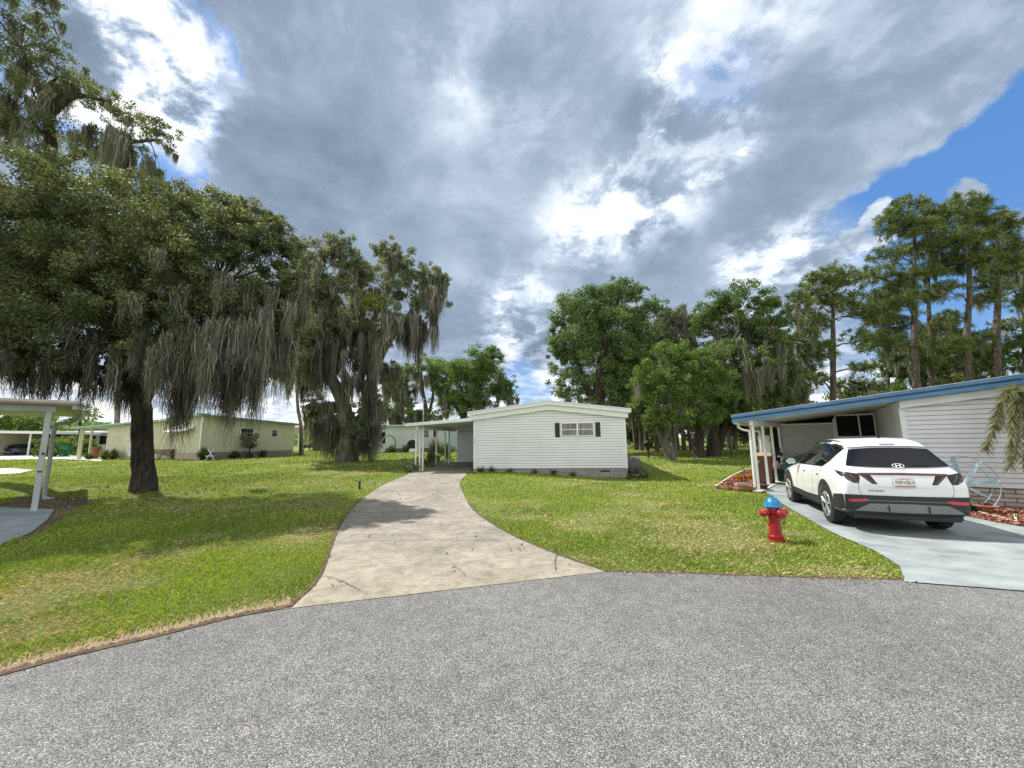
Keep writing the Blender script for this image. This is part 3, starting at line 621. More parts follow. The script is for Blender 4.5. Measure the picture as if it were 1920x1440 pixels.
# curb under the posts
mb = MB(); mb.hexa([(-.1, -.3, -.1), (.16, -.3, -.1), (.72, 5.2, -.1), (.46, 5.2, -.1), (-.1, -.3, .07), (.16, -.3, .07), (.72, 5.2, .07), (.46, 5.2, .07)]); mb.build('curb', PALEC, t, .01)
# lattice
LY = 4.7; LX0, LX1, LZ0, LZ1 = .52, 2.22, .25, 2.14
mb = MB(); s_ = .075
def clip(p, q, x0, x1, z0, z1):
    (ax, az), (bx, bz) = p, q; t0, t1 = 0., 1.
    for d_, lo, hi, s0 in ((bx-ax, x0, x1, ax), (bz-az, z0, z1, az)):
        if abs(d_) < 1e-9: 
            if not lo <= s0 <= hi: return None
            continue
        a_, b2 = sorted(((lo-s0)/d_, (hi-s0)/d_)); t0, t1 = max(t0, a_), min(t1, b2)
    if t0 >= t1: return None
    return (ax+(bx-ax)*t0, az+(bz-az)*t0), (ax+(bx-ax)*t1, az+(bz-az)*t1)
for sg, yy0 in ((1, LY), (-1, LY+.007)):
    c = -4.
    while c < 6:
        r_ = clip((c, 0), (c+sg*3, 3), LX0, LX1, LZ0, LZ1)
        if r_:
            (ax, az), (bx, bz) = r_; h_ = .017; ux, uz = (bx-ax), (bz-az); l = math.hypot(ux, uz)
            if l > .02: nxx, nzz = -uz/l*h_, ux/l*h_; mb.poly_y([(ax-nxx, az-nzz), (bx-nxx, bz-nzz), (bx+nxx, bz+nzz), (ax+nxx, az+nzz)], yy0, yy0+.006)
        c += s_
mb.build('lattice_panel', CEIL, t)
mb = MB(); mb.box(LX0-.03, LX1+.03, LY-.02, LY+.03, LZ1, LZ1+.06); mb.box(LX0-.05, LX0, LY-.02, LY+.03, .1, LZ1); mb.box(LX1, LX1+.05, LY-.02, LY+.03, .1, LZ1+.2); mb.build('lattice_frame', TRIM, t, .003)
# screened room
mb = MB(); mb.box(0.1, 3.42, LY+1.3, LY+1.36, .1, 2.6); mb.build('screen_wall', SCREEN, t)
mb = MB(); mb.box(LX1+.06, 3.42, LY+.02, LY+.03, .9, 2.5); mb.build('screen', SCREEN, t)
mb = MB()
for x in (LX1+.06, 2.95, 3.38): mb.box(x, x+.045, LY-.03, LY+.015, .1, 2.52)
mb.box(LX1+.05, 3.42, LY-.03, LY+.015, 1.62, 1.68); mb.box(LX1+.05, 3.42, LY-.03, LY+.015, 2.44, 2.5); mb.box(LX1+.05, 3.42, LY-.025, LY+.015, .1, .9); mb.box(2.34, 2.9, LY-.04, LY-.031, 1.52, 1.56)
mb.box(2.34, 2.38, LY-.04, LY-.031, .9, 1.52); mb.box(2.86, 2.9, LY-.04, LY-.031, .9, 1.52)
mb.build('screen_frame', TRIM, t, .003)
# rear shed wall seen between the posts
mb = MB(); mb.box(-.32, .1, 5.3, 5.36, 0, 1.75); mb.build('shed_wall', WHITE2, t)
# ---- near carport at the left edge
PL = D(65, 953, 10.75); t = thing('left_carport', 'grey-white carport corner with one square post, cut by the left edge', 'carport', (PL.x, PL.y, 0), R(47))
GT = mat('grey painted timber', (.50, .53, .53), .55, .12, 3., .2, 20., stretch=(1, 1, .3))
mb = MB(); mb.box(-.065, .055, -.055, .065, .02, 2.66); mb.build('post', GT, t, .008)
mb = MB(); mb.box(-7, .12, -.09, .07, 2.66, 2.82); mb.build('beam', GT, t, .006)
mb = MB(); mb.box(-7, .58, -.45, 6, 2.83, 2.955); mb.build('roof', mat('roof metal', (.55, .53, .47), .5, .15, 2.), t, .006)
mb = MB(); mb.box(-7, .60, -.475, -.452, 2.835, 2.885); mb.build('roof_edge', mat('tan trim', (.30, .22, .15), .5, .1, 4.), t)
mb = MB(); mb.box(.42, .575, -.44, 6, 2.72, 2.828); mb.build('gutter', mat('gutter paint', (.42, .44, .44), .4, .1, 4.), t, .01)
mb = MB(); mb.tube(spline([(.50, 2.6, 2.74), (.49, 2.6, 2.6), (.36, 2.6, 2.48), (.10, 2.6, 2.42), (.03, 2.6, 2.28), (.03, 2.6, 1.2), (.03, 2.6, .22), (.10, 2.55, .12), (.24, 2.5, .08)], 6), .055, 8); mb.build('downspout', mat('downspout paint', (.40, .43, .44), .4, .1, 4.), t, smooth=True)
mb = MB(); mb.box(-.02, .03, -.08, -.056, 1.5, 1.55); mb.build('hook', BLK, t); mb = MB(); mb.box(-.05, .03, -.09, -.056, 1.04, 1.07); mb.build('hook', BLK, t)

# ---- yellow house with mint fascia, behind the big oak
A = D(374, 862, 31); B_ = D(548, 854, 38); LY_ = D(190, 862, 36)
gA = float(H(A.x, A.y))
def wallrun(parent, p, q, z0, zt0, zt1, m, lap, names='siding_wall'):
    ax = Vector((q.x-p.x, q.y-p.y, 0)); l = ax.length; rz = math.atan2(ax.y, ax.x)
    e_ = siding(0, l, z0, lambda x: zt0+(zt1-zt0)*x/l, lap, 0, .6, .02, grv=.17).build(names, m, parent)
    return e_, rz, l
t = thing('yellow_house', 'pale yellow house with mint fascia and brick skirting behind the big oak', 'house', (A.x, A.y, 0), 0)
loc0 = lambda o, p, rz: (setattr(o, 'location', (p.x-A.x, p.y-A.y, 0)), setattr(o, 'rotation_euler', (0, 0, rz)))
# right wall (towards the driveway)
ax = Vector((B_.x-A.x, B_.y-A.y, 0)); lr = ax.length; rzr = math.atan2(ax.y, ax.x)
o, rz, l = wallrun(t, A, B_, 1.05, 3.9, 3.42, CREAM, .2); loc0(o, A, rz)
mb = MB(); mb.box(0, l, -.01, .4, -.2, 1.04); o = mb.build('skirting', brickmat('brown block', (.30, .22, .19), (.36, .28, .25), (.2, .16, .14), .4, .2, .012), t); loc0(o, A, rz)
mb = MB(); mb.hexa([(-.3, -.35, 3.86), (l+.3, -.35, 3.36), (l+.3, .3, 3.36), (-.3, .3, 3.86), (-.3, -.35, 4.06), (l+.3, -.35, 3.56), (l+.3, .3, 3.56), (-.3, .3, 4.06)]); o = mb.build('fascia', mat('dull mint', (.20, .27, .22), .5, .1, 3.), t); loc0(o, A, rz)
wn = window(t, 2.9, 3.9, 2.2, 3.0, 0, 1, 2, .06); loc0(wn, A, rz)
wn = window(t, 5.6, 6.1, 2.35, 2.9, 0, 1, 1, .05); loc0(wn, A, rz)
# left wall
C_ = D(296, 850, 34.2)
o, rz2, l2 = wallrun(t, C_, A, 1.05, 3.66, 3.95, CREAM, .2); loc0(o, C_, rz2)
mb = MB(); mb.box(0, l2, -.01, .4, -.2, 1.04); o = mb.build('skirting', brickmat('pink brick', (.50, .34, .29), (.62, .48, .42), (.55, .5, .45), .3, .12, .012), t); loc0(o, C_, rz2)
mb = MB(); mb.box(l2-.16, l2+.02, -.05, -.015, .95, 3.9); o = mb.build('corner_trim', TRIM, t); loc0(o, C_, rz2)
# left wing
W0 = D(196, 860, 36.5)
o, rz3, l3 = wallrun(t, W0, C_, .55, 3.55, 3.72, CREAM, .2); loc0(o, W0, rz3)
mb = MB(); mb.hexa([(-4.8, -.5, 3.36), (l3+.2, -.5, 3.70), (l3+.2, 3, 3.70), (-4.8, 3, 3.36), (-4.8, -.5, 3.5), (l3+.2, -.5, 3.84), (l3+.2, 3, 3.84), (-4.8, 3, 3.5)]); o = mb.build('mint_fascia', MINT, t); loc0(o, W0, rz3)
mb = MB(); mb.hexa([(-.2, -.4, 3.62), (l2+.3, -.4, 3.92), (l2+.3, .3, 3.92), (-.2, .3, 3.62), (-.2, -.4, 3.82), (l2+.3, -.4, 4.12), (l2+.3, .3, 4.12), (-.2, .3, 3.82)]); o = mb.build('mint_fascia', MINT, t); loc0(o, C_, rz2)
wn = window(t, -.55, -.05, 2.1, 3.0, .5, 1, 2, .06, frame=TRIM); loc0(wn, W0, rz3)
mb = MB(); mb.box(-.9, -.02, .52, .6, .5, 3.5); o = mb.build('wall', CREAM, t); loc0(o, W0, rz3)
for x in (-3.9, -3.55, -2.2):
    mb = MB(); mb.box(x, x+.13, -.2, -.07, .4, 3.4); o = mb.build('post', mat('cream post', (.60, .58, .42), .5, .05, 3.), t); loc0(o, W0, rz3)
# body so the house is solid
mb = MB(); far = A+Vector((3.5, 9, 0))
mb.poly_z([(.03, .12), (B_.x-A.x, B_.y-A.y+.12), (B_.x-A.x-6, B_.y-A.y+10), (W0.x-A.x+2, W0.y-A.y+12), (W0.x-A.x+.06, W0.y-A.y+.12), (C_.x-A.x+.06, C_.y-A.y+.12)], .3, 3.45); mb.build('inner_wall', CREAM, t)
# awning on left wall
mb = MB(); mb.hexa([(l2*.35, -.75, 2.72), (l2*.85, -.75, 2.72), (l2*.85, 0, 3.05), (l2*.35, 0, 3.05), (l2*.35, -.75, 2.76), (l2*.85, -.75, 2.76), (l2*.85, 0, 3.25), (l2*.35, 0, 3.25)]); o = mb.build('awning', TRIM, t); loc0(o, C_, rz2)

# ---- pale blue-grey house behind
A2 = D(722, 848, 45); t = thing('pale_grey_house', 'pale blue-grey house with a screen door, half hidden behind the carport', 'house', (A2.x, A2.y, 0), R(-3))
zb = .95
siding(0, 7.4, zb, lambda x: 3.45-.02*x, .24, 0, .6, .02, grv=.17).build('siding_wall', GRYW, t)
mb = MB(); mb.box(0, 7.4, .06, 8, .2, 3.4); mb.build('wall', GRYW, t)
mb = MB(); mb.box(.02, 7.38, -.0, .2, .1, zb-.01); mb.build('skirting', brickmat('grey block', (.16, .17, .18), (.2, .21, .22), (.1, .1, .1), .4, .2, .012), t)
mb = MB(); mb.hexa([(-3, -.4, 3.50), (7.7, -.4, 3.32), (7.7, 8, 3.32), (-3, 8, 3.50), (-3, -.4, 3.66), (7.7, -.4, 3.46), (7.7, 8, 3.46), (-3, 8, 3.66)]); mb.build('roof', mat('pale roof', (.55, .57, .56), .5, .1, 2.), t)
window(t, 4.35, 5.0, 2.1, 2.95, 0, 1, 2, .08); window(t, 5.5, 6.0, 2.1, 2.95, 0, 1, 1, .08)
mb = MB(); mb.box(-2.6, -.02, .3, .36, .4, 3.5); mb.build('porch_wall', GRYW, t)
mb = MB(); mb.box(-1.75, -1.68, .2, .28, .5, 2.9); mb.box(-.85, -.78, .2, .28, .5, 2.9); mb.box(-1.68, -.85, .2, .28, 1.62, 1.7); mb.box(-1.68, -.85, .2, .28, .5, 1.05); mb.box(-1.68, -.85, .2, .28, 2.83, 2.9); d_ = mb.build('screen_door', TRIM, t)
mb = MB(); mb.box(-1.68, -.85, .27, .285, 1.05, 2.83); mb.build('screen', SCREEN, d_)
for x in (-2.45, -.7): window(t, x, x+.6, 1.5, 2.8, .28, 1, 1, .05, pane=SCREEN)
# ---- tan-roofed carport house farther left of centre
A3 = D(552, 848, 56); t = thing('tan_roofed_carport', 'low tan-roofed carport far behind, right of the yellow house', 'carport', (A3.x, A3.y, 0), 0)
mb = MB(); mb.hexa([(-.6, 0, 3.25), (8.5, 0, 2.75), (8.5, 6, 2.75), (-.6, 6, 3.25), (-.6, 0, 4.0), (8.5, 0, 3.2), (8.5, 6, 4.0), (-.6, 6, 4.6)]); mb.build('roof', mat('tan roof', (.42, .34, .24), .8, .15, 2.), t)
for x in (.3, 1.8, 4.5): mb = MB(); mb.box(x, x+.12, .2, .32, .3, 3.2); mb.build('post', TRIM, t)
mb = MB(); mb.box(4.4, 8.4, 5, 5.2, .3, 3); mb.build('wall', CREAM, t)
# ---- far-left garage house
A4 = D(0, 851, 52); t = thing('far_left_carport_house', 'long low white-roofed carport house at the far left edge', 'house', (A4.x, A4.y, 0), R(3))
mb = MB(); mb.hexa([(-9, -.5, 3.75), (5.7, -.5, 3.35), (5.7, 7, 3.35), (-9, 7, 3.75), (-9, -.5, 4.1), (5.7, -.5, 3.68), (5.7, 7, 3.68), (-9, 7, 4.1)]); mb.build('roof', TRIM, t)
mb = MB(); mb.box(-9, 4.6, 6.8, 7, .3, 3.6); mb.box(-.9, -.75, 0, 6.8, .5, 3.6); mb.build('wall', mat('tan wall', (.45, .40, .30), .8, .1, 2.), t)
for x in (3.3, 5.2): mb = MB(); mb.box(x, x+.14, 0, .14, .4, 3.5); mb.build('post', TRIM, t)
mb = MB(); mb.box(3.4, 5.2, 2, 2.05, .6, 3.3); mb.build('screen_wall', SCREEN, t)
# house glimpsed between the posts of the yellow house
A5 = D(160, 850, 60); t = thing('white_porch_house', 'white house with dark porch windows seen through the yellow house carport', 'house', (A5.x, A5.y, 0), 0)
mb = MB(); mb.box(-4.5, 5.5, 0, 5, .3, 3.6); mb.build('wall', GRYW, t)
mb = MB(); mb.box(-5, 6, -.6, 5, 3.6, 3.95); mb.build('roof', TRIM, t)
for x in (.2, 1.9, 3.5): window(t, x, x+1.1, 1.9, 3.2, 0, 1, 1, .1)
# ------------------------------------------------------------------ trees
DENS = 8.5; NLEAF = [0]
OAK = [(.046, .062, .027), (.085, .102, .045), (.165, .18, .088)]
OAKG = [(.075, .098, .055), (.105, .13, .075), (.15, .17, .10)]
GREEN = [(.060, .10, .024), (.090, .145, .034), (.135, .195, .05)]
BRIGHT = [(.05, .085, .018), (.075, .12, .025), (.12, .165, .038)]
YEL = [(.12, .14, .03), (.17, .19, .045), (.2, .22, .06)]
PINEC = [(.075, .11, .028), (.12, .16, .04), (.18, .22, .06)]
MOSSC = [(.235, .235, .195), (.34, .34, .285), (.15, .15, .12)]
MOSSD = [(.10, .095, .078), (.17, .165, .14), (.06, .055, .045)]
def unit(a): return a/np.maximum(np.linalg.norm(a, axis=1), 1e-9)[:, None]
def leaves(rng, lobes, size, dens, pal, aspect=.55, clumps=26, cr=.27, droop=0., flat=.8):
    """lobes: (centre, rx, rz, palette or None). Leaves gather in clumps near each lobe's surface."""
    VV, TT = [], []; cl_out = []
    for (c, rx, rz, pl) in lobes:
        c = np.array(c); pl = np.array(pl or pal); k = max(6, int(clumps*(.7+.6*rng.random())))
        u = unit(rng.normal(size=(k, 3))); rr = rng.random(k)**.42*np.where(rng.random(k) < .3, 1.3, 1.)
        cc = c+u*rr[:, None]*np.array([rx, rx*.9, rz]); cl_out += [Vector(q) for q in cc[rng.random(k) < .5]]
        crad = cr*(rx*rx*rz)**(1/3)*(.55+.9*rng.random(k)); area = rx*rz*3.1*dens*DENS/(size*size); n = int(area)
        w = crad**2; j = rng.choice(k, n, p=w/w.sum())
        d = unit(rng.normal(size=(n, 3)))*(rng.random(n)**.45)[:, None]; d[:, 2] *= flat
        P = cc[j]+d*crad[j][:, None]*1.15
        nrm = unit(d*.9+rng.normal(size=(n, 3))*.75+np.array([0, 0, .55])); t1 = unit(np.cross(nrm, rng.normal(size=(n, 3)))); t2 = np.cross(nrm, t1)
        s = (size*(.55+.8*rng.random(n)))[:, None]; a = s*.5; b = s*.5*aspect
        VV.append(np.stack([P-t1*a, P+t2*b, P+t1*a, P-t2*b], 1).reshape(-1, 3))
        ci = np.clip((rng.random(k)[j]*1.6+rng.random(n)*1.4), 0, 2.99).astype(int); col = pl[ci]*(1.05+.8*rng.random(n))[:, None]
        TT.append(np.repeat(col, 4, 0))
    V = np.concatenate(VV); NLEAF[0] += len(V)//4; return V, np.arange(len(V)).reshape(-1, 4), np.concatenate(TT), cl_out
def needles(rng, lobes, dens, pal, ln=.34, wd=.02, per=40):
    VV, TT, tufts = [], [], []
    for (c, rx, rz, pl) in lobes:
        c = np.array(c); k = max(5, int(rx*rz*dens)); u = unit(rng.normal(size=(k, 3))); u[:, 2] = np.where(rng.random(k) < .7, np.abs(u[:, 2]), u[:, 2])
        cc = c+u*(rng.random(k)**.4)[:, None]*np.array([rx, rx*.9, rz]); tufts += [Vector(q) for q in cc[rng.random(k) < .4]]
        n = k*per; j = np.repeat(np.arange(k), per); d = unit(rng.normal(size=(n, 3))+np.array([0, 0, .45])+u[j]*.5)
        l = ln*(.6+.6*rng.random(n))[:, None]; t2 = unit(np.cross(d, rng.normal(size=(n, 3))))*wd; P = cc[j]+d*.04
        VV.append(np.stack([P-t2*.6, P+t2*.6, P+d*l+t2, P+d*l-t2], 1).reshape(-1, 3))
        pl_ = np.array(pl or pal); col = pl_[np.clip(rng.random(k)[j]*2+rng.random(n), 0, 2.99).astype(int)]*(.75+.5*rng.random(n))[:, None]; TT.append(np.repeat(col, 4, 0))
    V = np.concatenate(VV); return V, np.arange(len(V)).reshape(-1, 4), np.concatenate(TT), tufts
def moss_geo(rng, spots, w=.022, strands=62, pal=MOSSC):
    w = w*.8
    """spots: (top point, length, radius[, palette]): bundles of thin hanging strands tapering to a point"""
    VV, TT = [], []
    for s_ in spots:
        p, ln, rad = s_[:3]; pl = np.array(s_[3] if len(s_) > 3 else pal); n = int(strands*(.6+.8*rng.random())); p = np.array(p)
        ang = rng.uniform(0, 2*np.pi, n); r = rad*np.sqrt(rng.random(n)); r = r*.72; top = p+np.stack([r*np.cos(ang), r*np.sin(ang), rng.normal(0, ln*.06, n)], -1)
        L_ = ln*1.2*(.30+.70*rng.random(n)**.6)*(1-.5*(r/rad)**2); K = 8; th = rng.uniform(0, np.pi, n); sd_ = np.stack([np.cos(th), np.sin(th), 0*th], -1)
        ctr = top; prev = None; col = pl[rng.integers(0, 3, n)]*(.7+.6*rng.random(n))[:, None]; sway = rng.normal(0, .03, (n, 3)); sway[:, 2] = 0; pull = (p-top)*np.array([1, 1, 0])
        rows = []; walk = np.zeros((n, 3)); stp = .06*np.sqrt(ln)
        for k in range(K+1):
            f = k/K; walk = walk+(rng.normal(0, stp/2.2, (n, 3)) if k else 0)*np.array([1, 1, 0]); pt = top+pull*(.75*f)+sway*ln*f+walk; pt[:, 2] = top[:, 2]-L_*f
            ww = w*(1.15-f)*(.35+1.3*rng.random(n)); rows.append((pt-sd_*ww[:, None], pt+sd_*ww[:, None]))
        for k in range(K):
            VV.append(np.stack([rows[k][0], rows[k][1], rows[k+1][1], rows[k+1][0]], 1).reshape(-1, 3)); TT.append(np.repeat(col, 4, 0))
    V = np.concatenate(VV); return V, np.arange(len(V)).reshape(-1, 4), np.concatenate(TT)
def limb(mb, a, b, r0, r1, rng, sag=.12, n=7, seg=7):
    a, b = Vector(a), Vector(b); d = b-a; l = d.length; side = Vector((rng.normal(), rng.normal(), abs(rng.normal())*.6))*l*sag
    P = [a+d*t+side*math.sin(t*math.pi)*(.6+.4*math.sin(3*t)) for t in [i/seg for i in range(seg+1)]]
    P = [P[0]]+[p+Vector(rng.normal(0, l*.02, 3)) for p in P[1:-1]]+[P[-1]]
    mb.tube(P, [r0+(r1-r0)*(i/seg)**.8 for i in range(seg+1)], n, wob=.18, rng=rng); return P
def tree(name, label, cat, base, trunks, lobes, size, dens, pal, seed, moss=(), group=None, bark=None, aspect=.55, clumps=26, cr=.27, kind='oak', rmoss=0, mlen=(.6, 1.6), mw=.022, mrad=.25, twigs=.5, mpal=MOSSC, low=.0, flare=1.25):
    """trunks: list of (points, radii) ; lobes in world coordinates; rmoss bundles hang from random clumps"""
    rng = np.random.default_rng(seed); bx, by = base[0], base[1]; bz = float(H(bx, by)); O = Vector((bx, by, bz))
    t = thing(name, label, cat, O, 0, group); loc = [(tuple(Vector(c)-O), rx, rz, pl) for c, rx, rz, pl in lobes]
    if kind == 'pine': V, F, T, cl = needles(rng, loc, dens, pal, ln=size)
    else: V, F, T, cl = leaves(rng, loc, size, dens*(1.7 if by > 20 else .9), pal, aspect, int(clumps*1.35), cr*.92)
    mesh_np('crown', V, F, PINE if kind == 'pine' else LEAF, t, T); print('TREE', label[:40], len(F))
    mb = MB(); ends = []
    for pts, rr in trunks:
        P = spline([Vector(p)-O for p in pts], 4); n = len(P); R_ = [float(np.interp(i/(n-1), np.linspace(0, 1, len(rr)), rr)) for i in range(n)]
        if abs(P[0].z) < .6: R_[0] *= flare; R_[1] *= 1+(flare-1)*.45; P[0].z = -.2
        mb.tube(P, R_, 12, wob=.16, rng=rng); ends += [(P[i], R_[i]) for i in range(n//3, n)]
    for c, rx, rz, pl in loc:
        cv = Vector(c); e_ = min(ends, key=lambda q: (q[0]-cv).length+max(0, q[0].z-cv.z)*1.5); r0 = min(e_[1]*.5, .04+.03*rx); P = limb(mb, e_[0], cv, r0, r0*.35, rng)
        near = [q for q in cl if (q-cv).length < rx*1.25][:int(9*twigs)+1]
        for q in near: limb(mb, P[rng.integers(4, len(P))], q, r0*.3, .008, rng, n=4, seg=3)
    mb.build('trunk', bark or BARK, t, smooth=True)
    sp = [(tuple(Vector(s_[0])-O), *s_[1:]) for s_ in moss]
    if rmoss and cl:
        zs = sorted(q.z for q in cl); zc = zs[int(len(zs)*(1-low))-1] if low else 1e9
        cand = [q for q in cl if q.z < zc] or cl
        for _ in range(rmoss):
            q = cand[rng.integers(0, len(cand))]; ln_ = rng.uniform(*mlen); ln_ = min(ln_, max(.3, q.z-.6)); sp.append((tuple(q), ln_, mrad*(.5+rng.random()), mpal))
    if sp:
        V, F, T = moss_geo(rng, sp, w=mw, pal=mpal); mesh_np('hanging_moss', V, F, MOSS, t, T)
    return t
def LB(l, dd=0.):
    out = []
    for q in l:
        px, py, d, rx, rz = q[:5]; k = d/CF*1.0; out.append((tuple(D(px, py, d+dd)), rx*k, rz*k, q[5] if len(q) > 5 else None))
    return out
def GB(px, py): return G(px, py)
# --- the big oak in front on the left
b0 = GB(270, 921); dA = b0.y
dm = lambda d: 10.7+(d-12)*.55
mossA = []
rm = np.random.default_rng(77)
for (px, py, d, ln, rd, n, pl) in [(352, 715, 13.8, 1.9, .26, 4, MOSSD), (384, 705, 13.8, 1.7, .18, 3, MOSSD), (440, 690, 14.5, 2.1, .28, 5, MOSSD), (415, 705, 14, 1.9, .2, 3, MOSSD), (482, 690, 15, 1.7, .2, 3, MOSSC), (235, 705, 14, 1.6, .2, 4, MOSSD), (340, 620, 13.8, 2.6, .35, 7, MOSSC), (375, 640, 13.6, 2.6, .3, 6, MOSSC), (350, 700, 14, 2.2, .30, 7, MOSSD), (455, 690, 15, 2.6, .4, 7, MOSSD), (440, 640, 14.6, 3.2, .4, 8, MOSSC), (480, 600, 15.5, 3.2, .4, 8, MOSSC),
        (400, 600, 14.5, 2.6, .5, 8, MOSSC), (300, 650, 13.6, 1.8, .35, 7, MOSSC), (330, 560, 13.4, 1.6, .3, 6, MOSSC), (520, 640, 16.5, 3.0, .4, 7, MOSSC), (540, 560, 17, 2.2, .4, 6, MOSSC), (120, 680, 13, 1.5, .25, 6, MOSSD), (90, 690, 12.5, 1.3, .2, 5, MOSSD), (40, 680, 12.5, 1.3, .25, 5, MOSSD),
        (180, 690, 13.2, 1.4, .25, 5, MOSSD), (240, 700, 14.6, 1.5, .25, 5, MOSSD), (300, 470, 13, 1., .3, 4, MOSSC), (420, 520, 14.5, 1.4, .4, 6, MOSSC), (10, 650, 12, 1.4, .3, 5, MOSSD), (150, 640, 12.6, 1.2, .3, 5, MOSSD)]:
    for _ in range(n): mossA.append((tuple(D(px+rm.normal(0, 16), py+rm.normal(0, 14), dm(d)+rm.normal(0, .4))), ln*dm(d)/d*rm.uniform(.6, 1.15), rd*rm.uniform(.5, 1.1), pl))
tree('live_oak', 'large dark live oak with a thick single trunk on the left front lawn', 'tree', b0,
     [([b0, D(268, 850, dA), D(266, 780, dA), D(262, 740, dA), D(240, 690, dA-.5), D(205, 620, dA-1.2), D(150, 560, dA-2)], [.33, .30, .285, .27, .20, .13, .07]),
      ([D(264, 750, dA), D(285, 700, dA+.2), D(330, 620, dA-.3), D(400, 540, dA-.6)], [.3, .26, .18, .09]), ([D(262, 740, dA), D(258, 640, dA+.2), D(250, 520, dA+.3)], [.28, .2, .1])],
     LB([(q[0], q[1], dm(q[2]), *q[3:]) for q in [(60, 385, 13, 105, 75), (150, 345, 14.5, 85, 55), (230, 400, 14, 95, 70), (45, 500, 12, 115, 85), (165, 490, 12.8, 105, 85), (290, 470, 13.4, 95, 75), (375, 440, 14.6, 75, 60), (455, 440, 15.6, 55, 55), (500, 470, 16.4, 48, 60), (525, 540, 16.6, 42, 60), (540, 610, 17, 38, 55), (520, 430, 17, 30, 30), (545, 470, 16.8, 30, 34), (552, 540, 16.8, 30, 40), (430, 400, 16, 40, 28), (350, 395, 15, 40, 24),
         (80, 610, 12.6, 110, 70), (200, 590, 13, 95, 70), (310, 570, 13.6, 80, 70), (420, 560, 15, 70, 80), (500, 590, 16.4, 55, 75), (250, 660, 13.6, 55, 40), (350, 650, 14.4, 60, 45), (430, 670, 15.4, 55, 40), (505, 680, 16.8, 45, 40),
         (30, 670, 12.4, 70, 40), (140, 680, 13, 60, 38), (-80, 460, 12.5, 100, 140), (-60, 620, 12.5, 80, 70), (180, 470, 17, 150, 110), (360, 540, 18.5, 120, 110), (60, 560, 16.5, 130, 110), (300, 390, 16.5, 70, 50), (390, 390, 17, 55, 40), (470, 410, 17.5, 45, 40), (340, 395, 15.5, 30, 30), (445, 395, 16.5, 30, 25)]]),
     .085, 2.0, OAK, 21, moss=mossA, rmoss=150, mlen=(.4, 1.3), mw=.014, mrad=.22, clumps=34, cr=.23, low=.5)
# --- tall oak behind it, top left
b1 = Vector((-29, 18.5, 0)); mB = []
for (px, py, ln, rd, n) in [(228, 262, 3.0, .45, 9), (236, 300, 2.6, .4, 6), (270, 305, 1.7, .3, 7), (40, 130, 1.8, .5, 9), (100, 170, 1.8, .5, 8), (30, 240, 1.6, .4, 7), (70, 190, 1.6, .4, 6), (130, 160, 1.6, .4, 6), (200, 250, 1.4, .3, 6), (20, 190, 1.6, .5, 7), (165, 240, 1.4, .3, 5)]:
    for _ in range(n): mB.append((tuple(D(px+rm.normal(0, 9), py+rm.normal(0, 10), 17.5+rm.normal(0, .5))), ln*rm.uniform(.6, 1.1), rd*rm.uniform(.5, 1.), MOSSC if rm.random() < .6 else MOSSD))
tree('tall_oak', 'tall ragged moss-hung oak rising behind the big oak into the top left corner', 'tree', b1,
     [([b1, D(30, 600, 18.5), D(92, 420, 18), D(97, 300, 17.8), D(85, 200, 17.5), D(40, 90, 17.5)], [.42, .36, .32, .26, .18, .10]), ([D(97, 310, 17.8), D(150, 290, 17.5), D(220, 270, 17.4), D(300, 262, 17.4)], [.2, .16, .1, .05]), ([D(90, 220, 17.5), D(140, 180, 17.4), D(200, 190, 17.4)], [.16, .12, .06])],
     LB([(30, 30, 17.5, 55, 38), (90, 25, 18, 30, 40), (30, 100, 17, 55, 35), (95, 90, 17.5, 40, 25), (120, 140, 17.5, 60, 26), (60, 165, 17, 55, 26), (170, 175, 17.5, 55, 22), (215, 200, 17.5, 50, 24), (265, 232, 17.5, 50, 22), (305, 250, 17.5, 32, 20), (315, 275, 17.5, 18, 12),
         (30, 225, 17, 45, 20), (110, 250, 17.5, 50, 28), (180, 268, 17.5, 40, 24), (245, 275, 17.5, 35, 18), (60, 285, 17.5, 45, 18), (205, 300, 17.5, 22, 22), (-60, 60, 17, 70, 60), (-50, 220, 17, 70, 60), (20, -60, 18, 90, 50), (290, 320, 17.6, 12, 10)]),
     .10, 1.15, OAK, 22, moss=mB, mw=.018, mrad=.3, clumps=22, cr=.26, rmoss=40, mlen=(.4, 1.2))
# --- mossy oak in the middle left
b2 = GB(650, 866); d2 = b2.y; k2 = d2/29.
mC = []
for (px, py, ln, rd, n) in [(560, 640, 4., .7, 9), (590, 660, 4., .6, 9), (620, 640, 3.5, .6, 8), (640, 600, 3., .6, 7), (680, 620, 2.6, .5, 7), (735, 590, 3.2, .6, 9), (760, 610, 3., .5, 8), (790, 610, 2.2, .5, 7), (778, 600, 5.2, .22, 5), (800, 600, 3.2, .3, 4), (710, 650, 3., .5, 8), (690, 720, 3., .4, 8), (660, 700, 2.6, .5, 7),
        (600, 790, 2.7, .5, 12), (622, 790, 2.8, .45, 12), (640, 830, 1.5, .3, 5), (680, 835, 1.5, .5, 8), (700, 780, 2.6, .5, 8), (575, 690, 2.6, .5, 7), (540, 690, 2.2, .5, 6), (650, 660, 3., .6, 7)]:
    for _ in range(n): mC.append((tuple(D(px+rm.normal(0, 9), py+rm.normal(0, 9), d2+rm.normal(0, .8))), ln*k2*rm.uniform(.5, 1.1), rd*rm.uniform(.5, 1.), MOSSC if rm.random() < .65 else MOSSD))
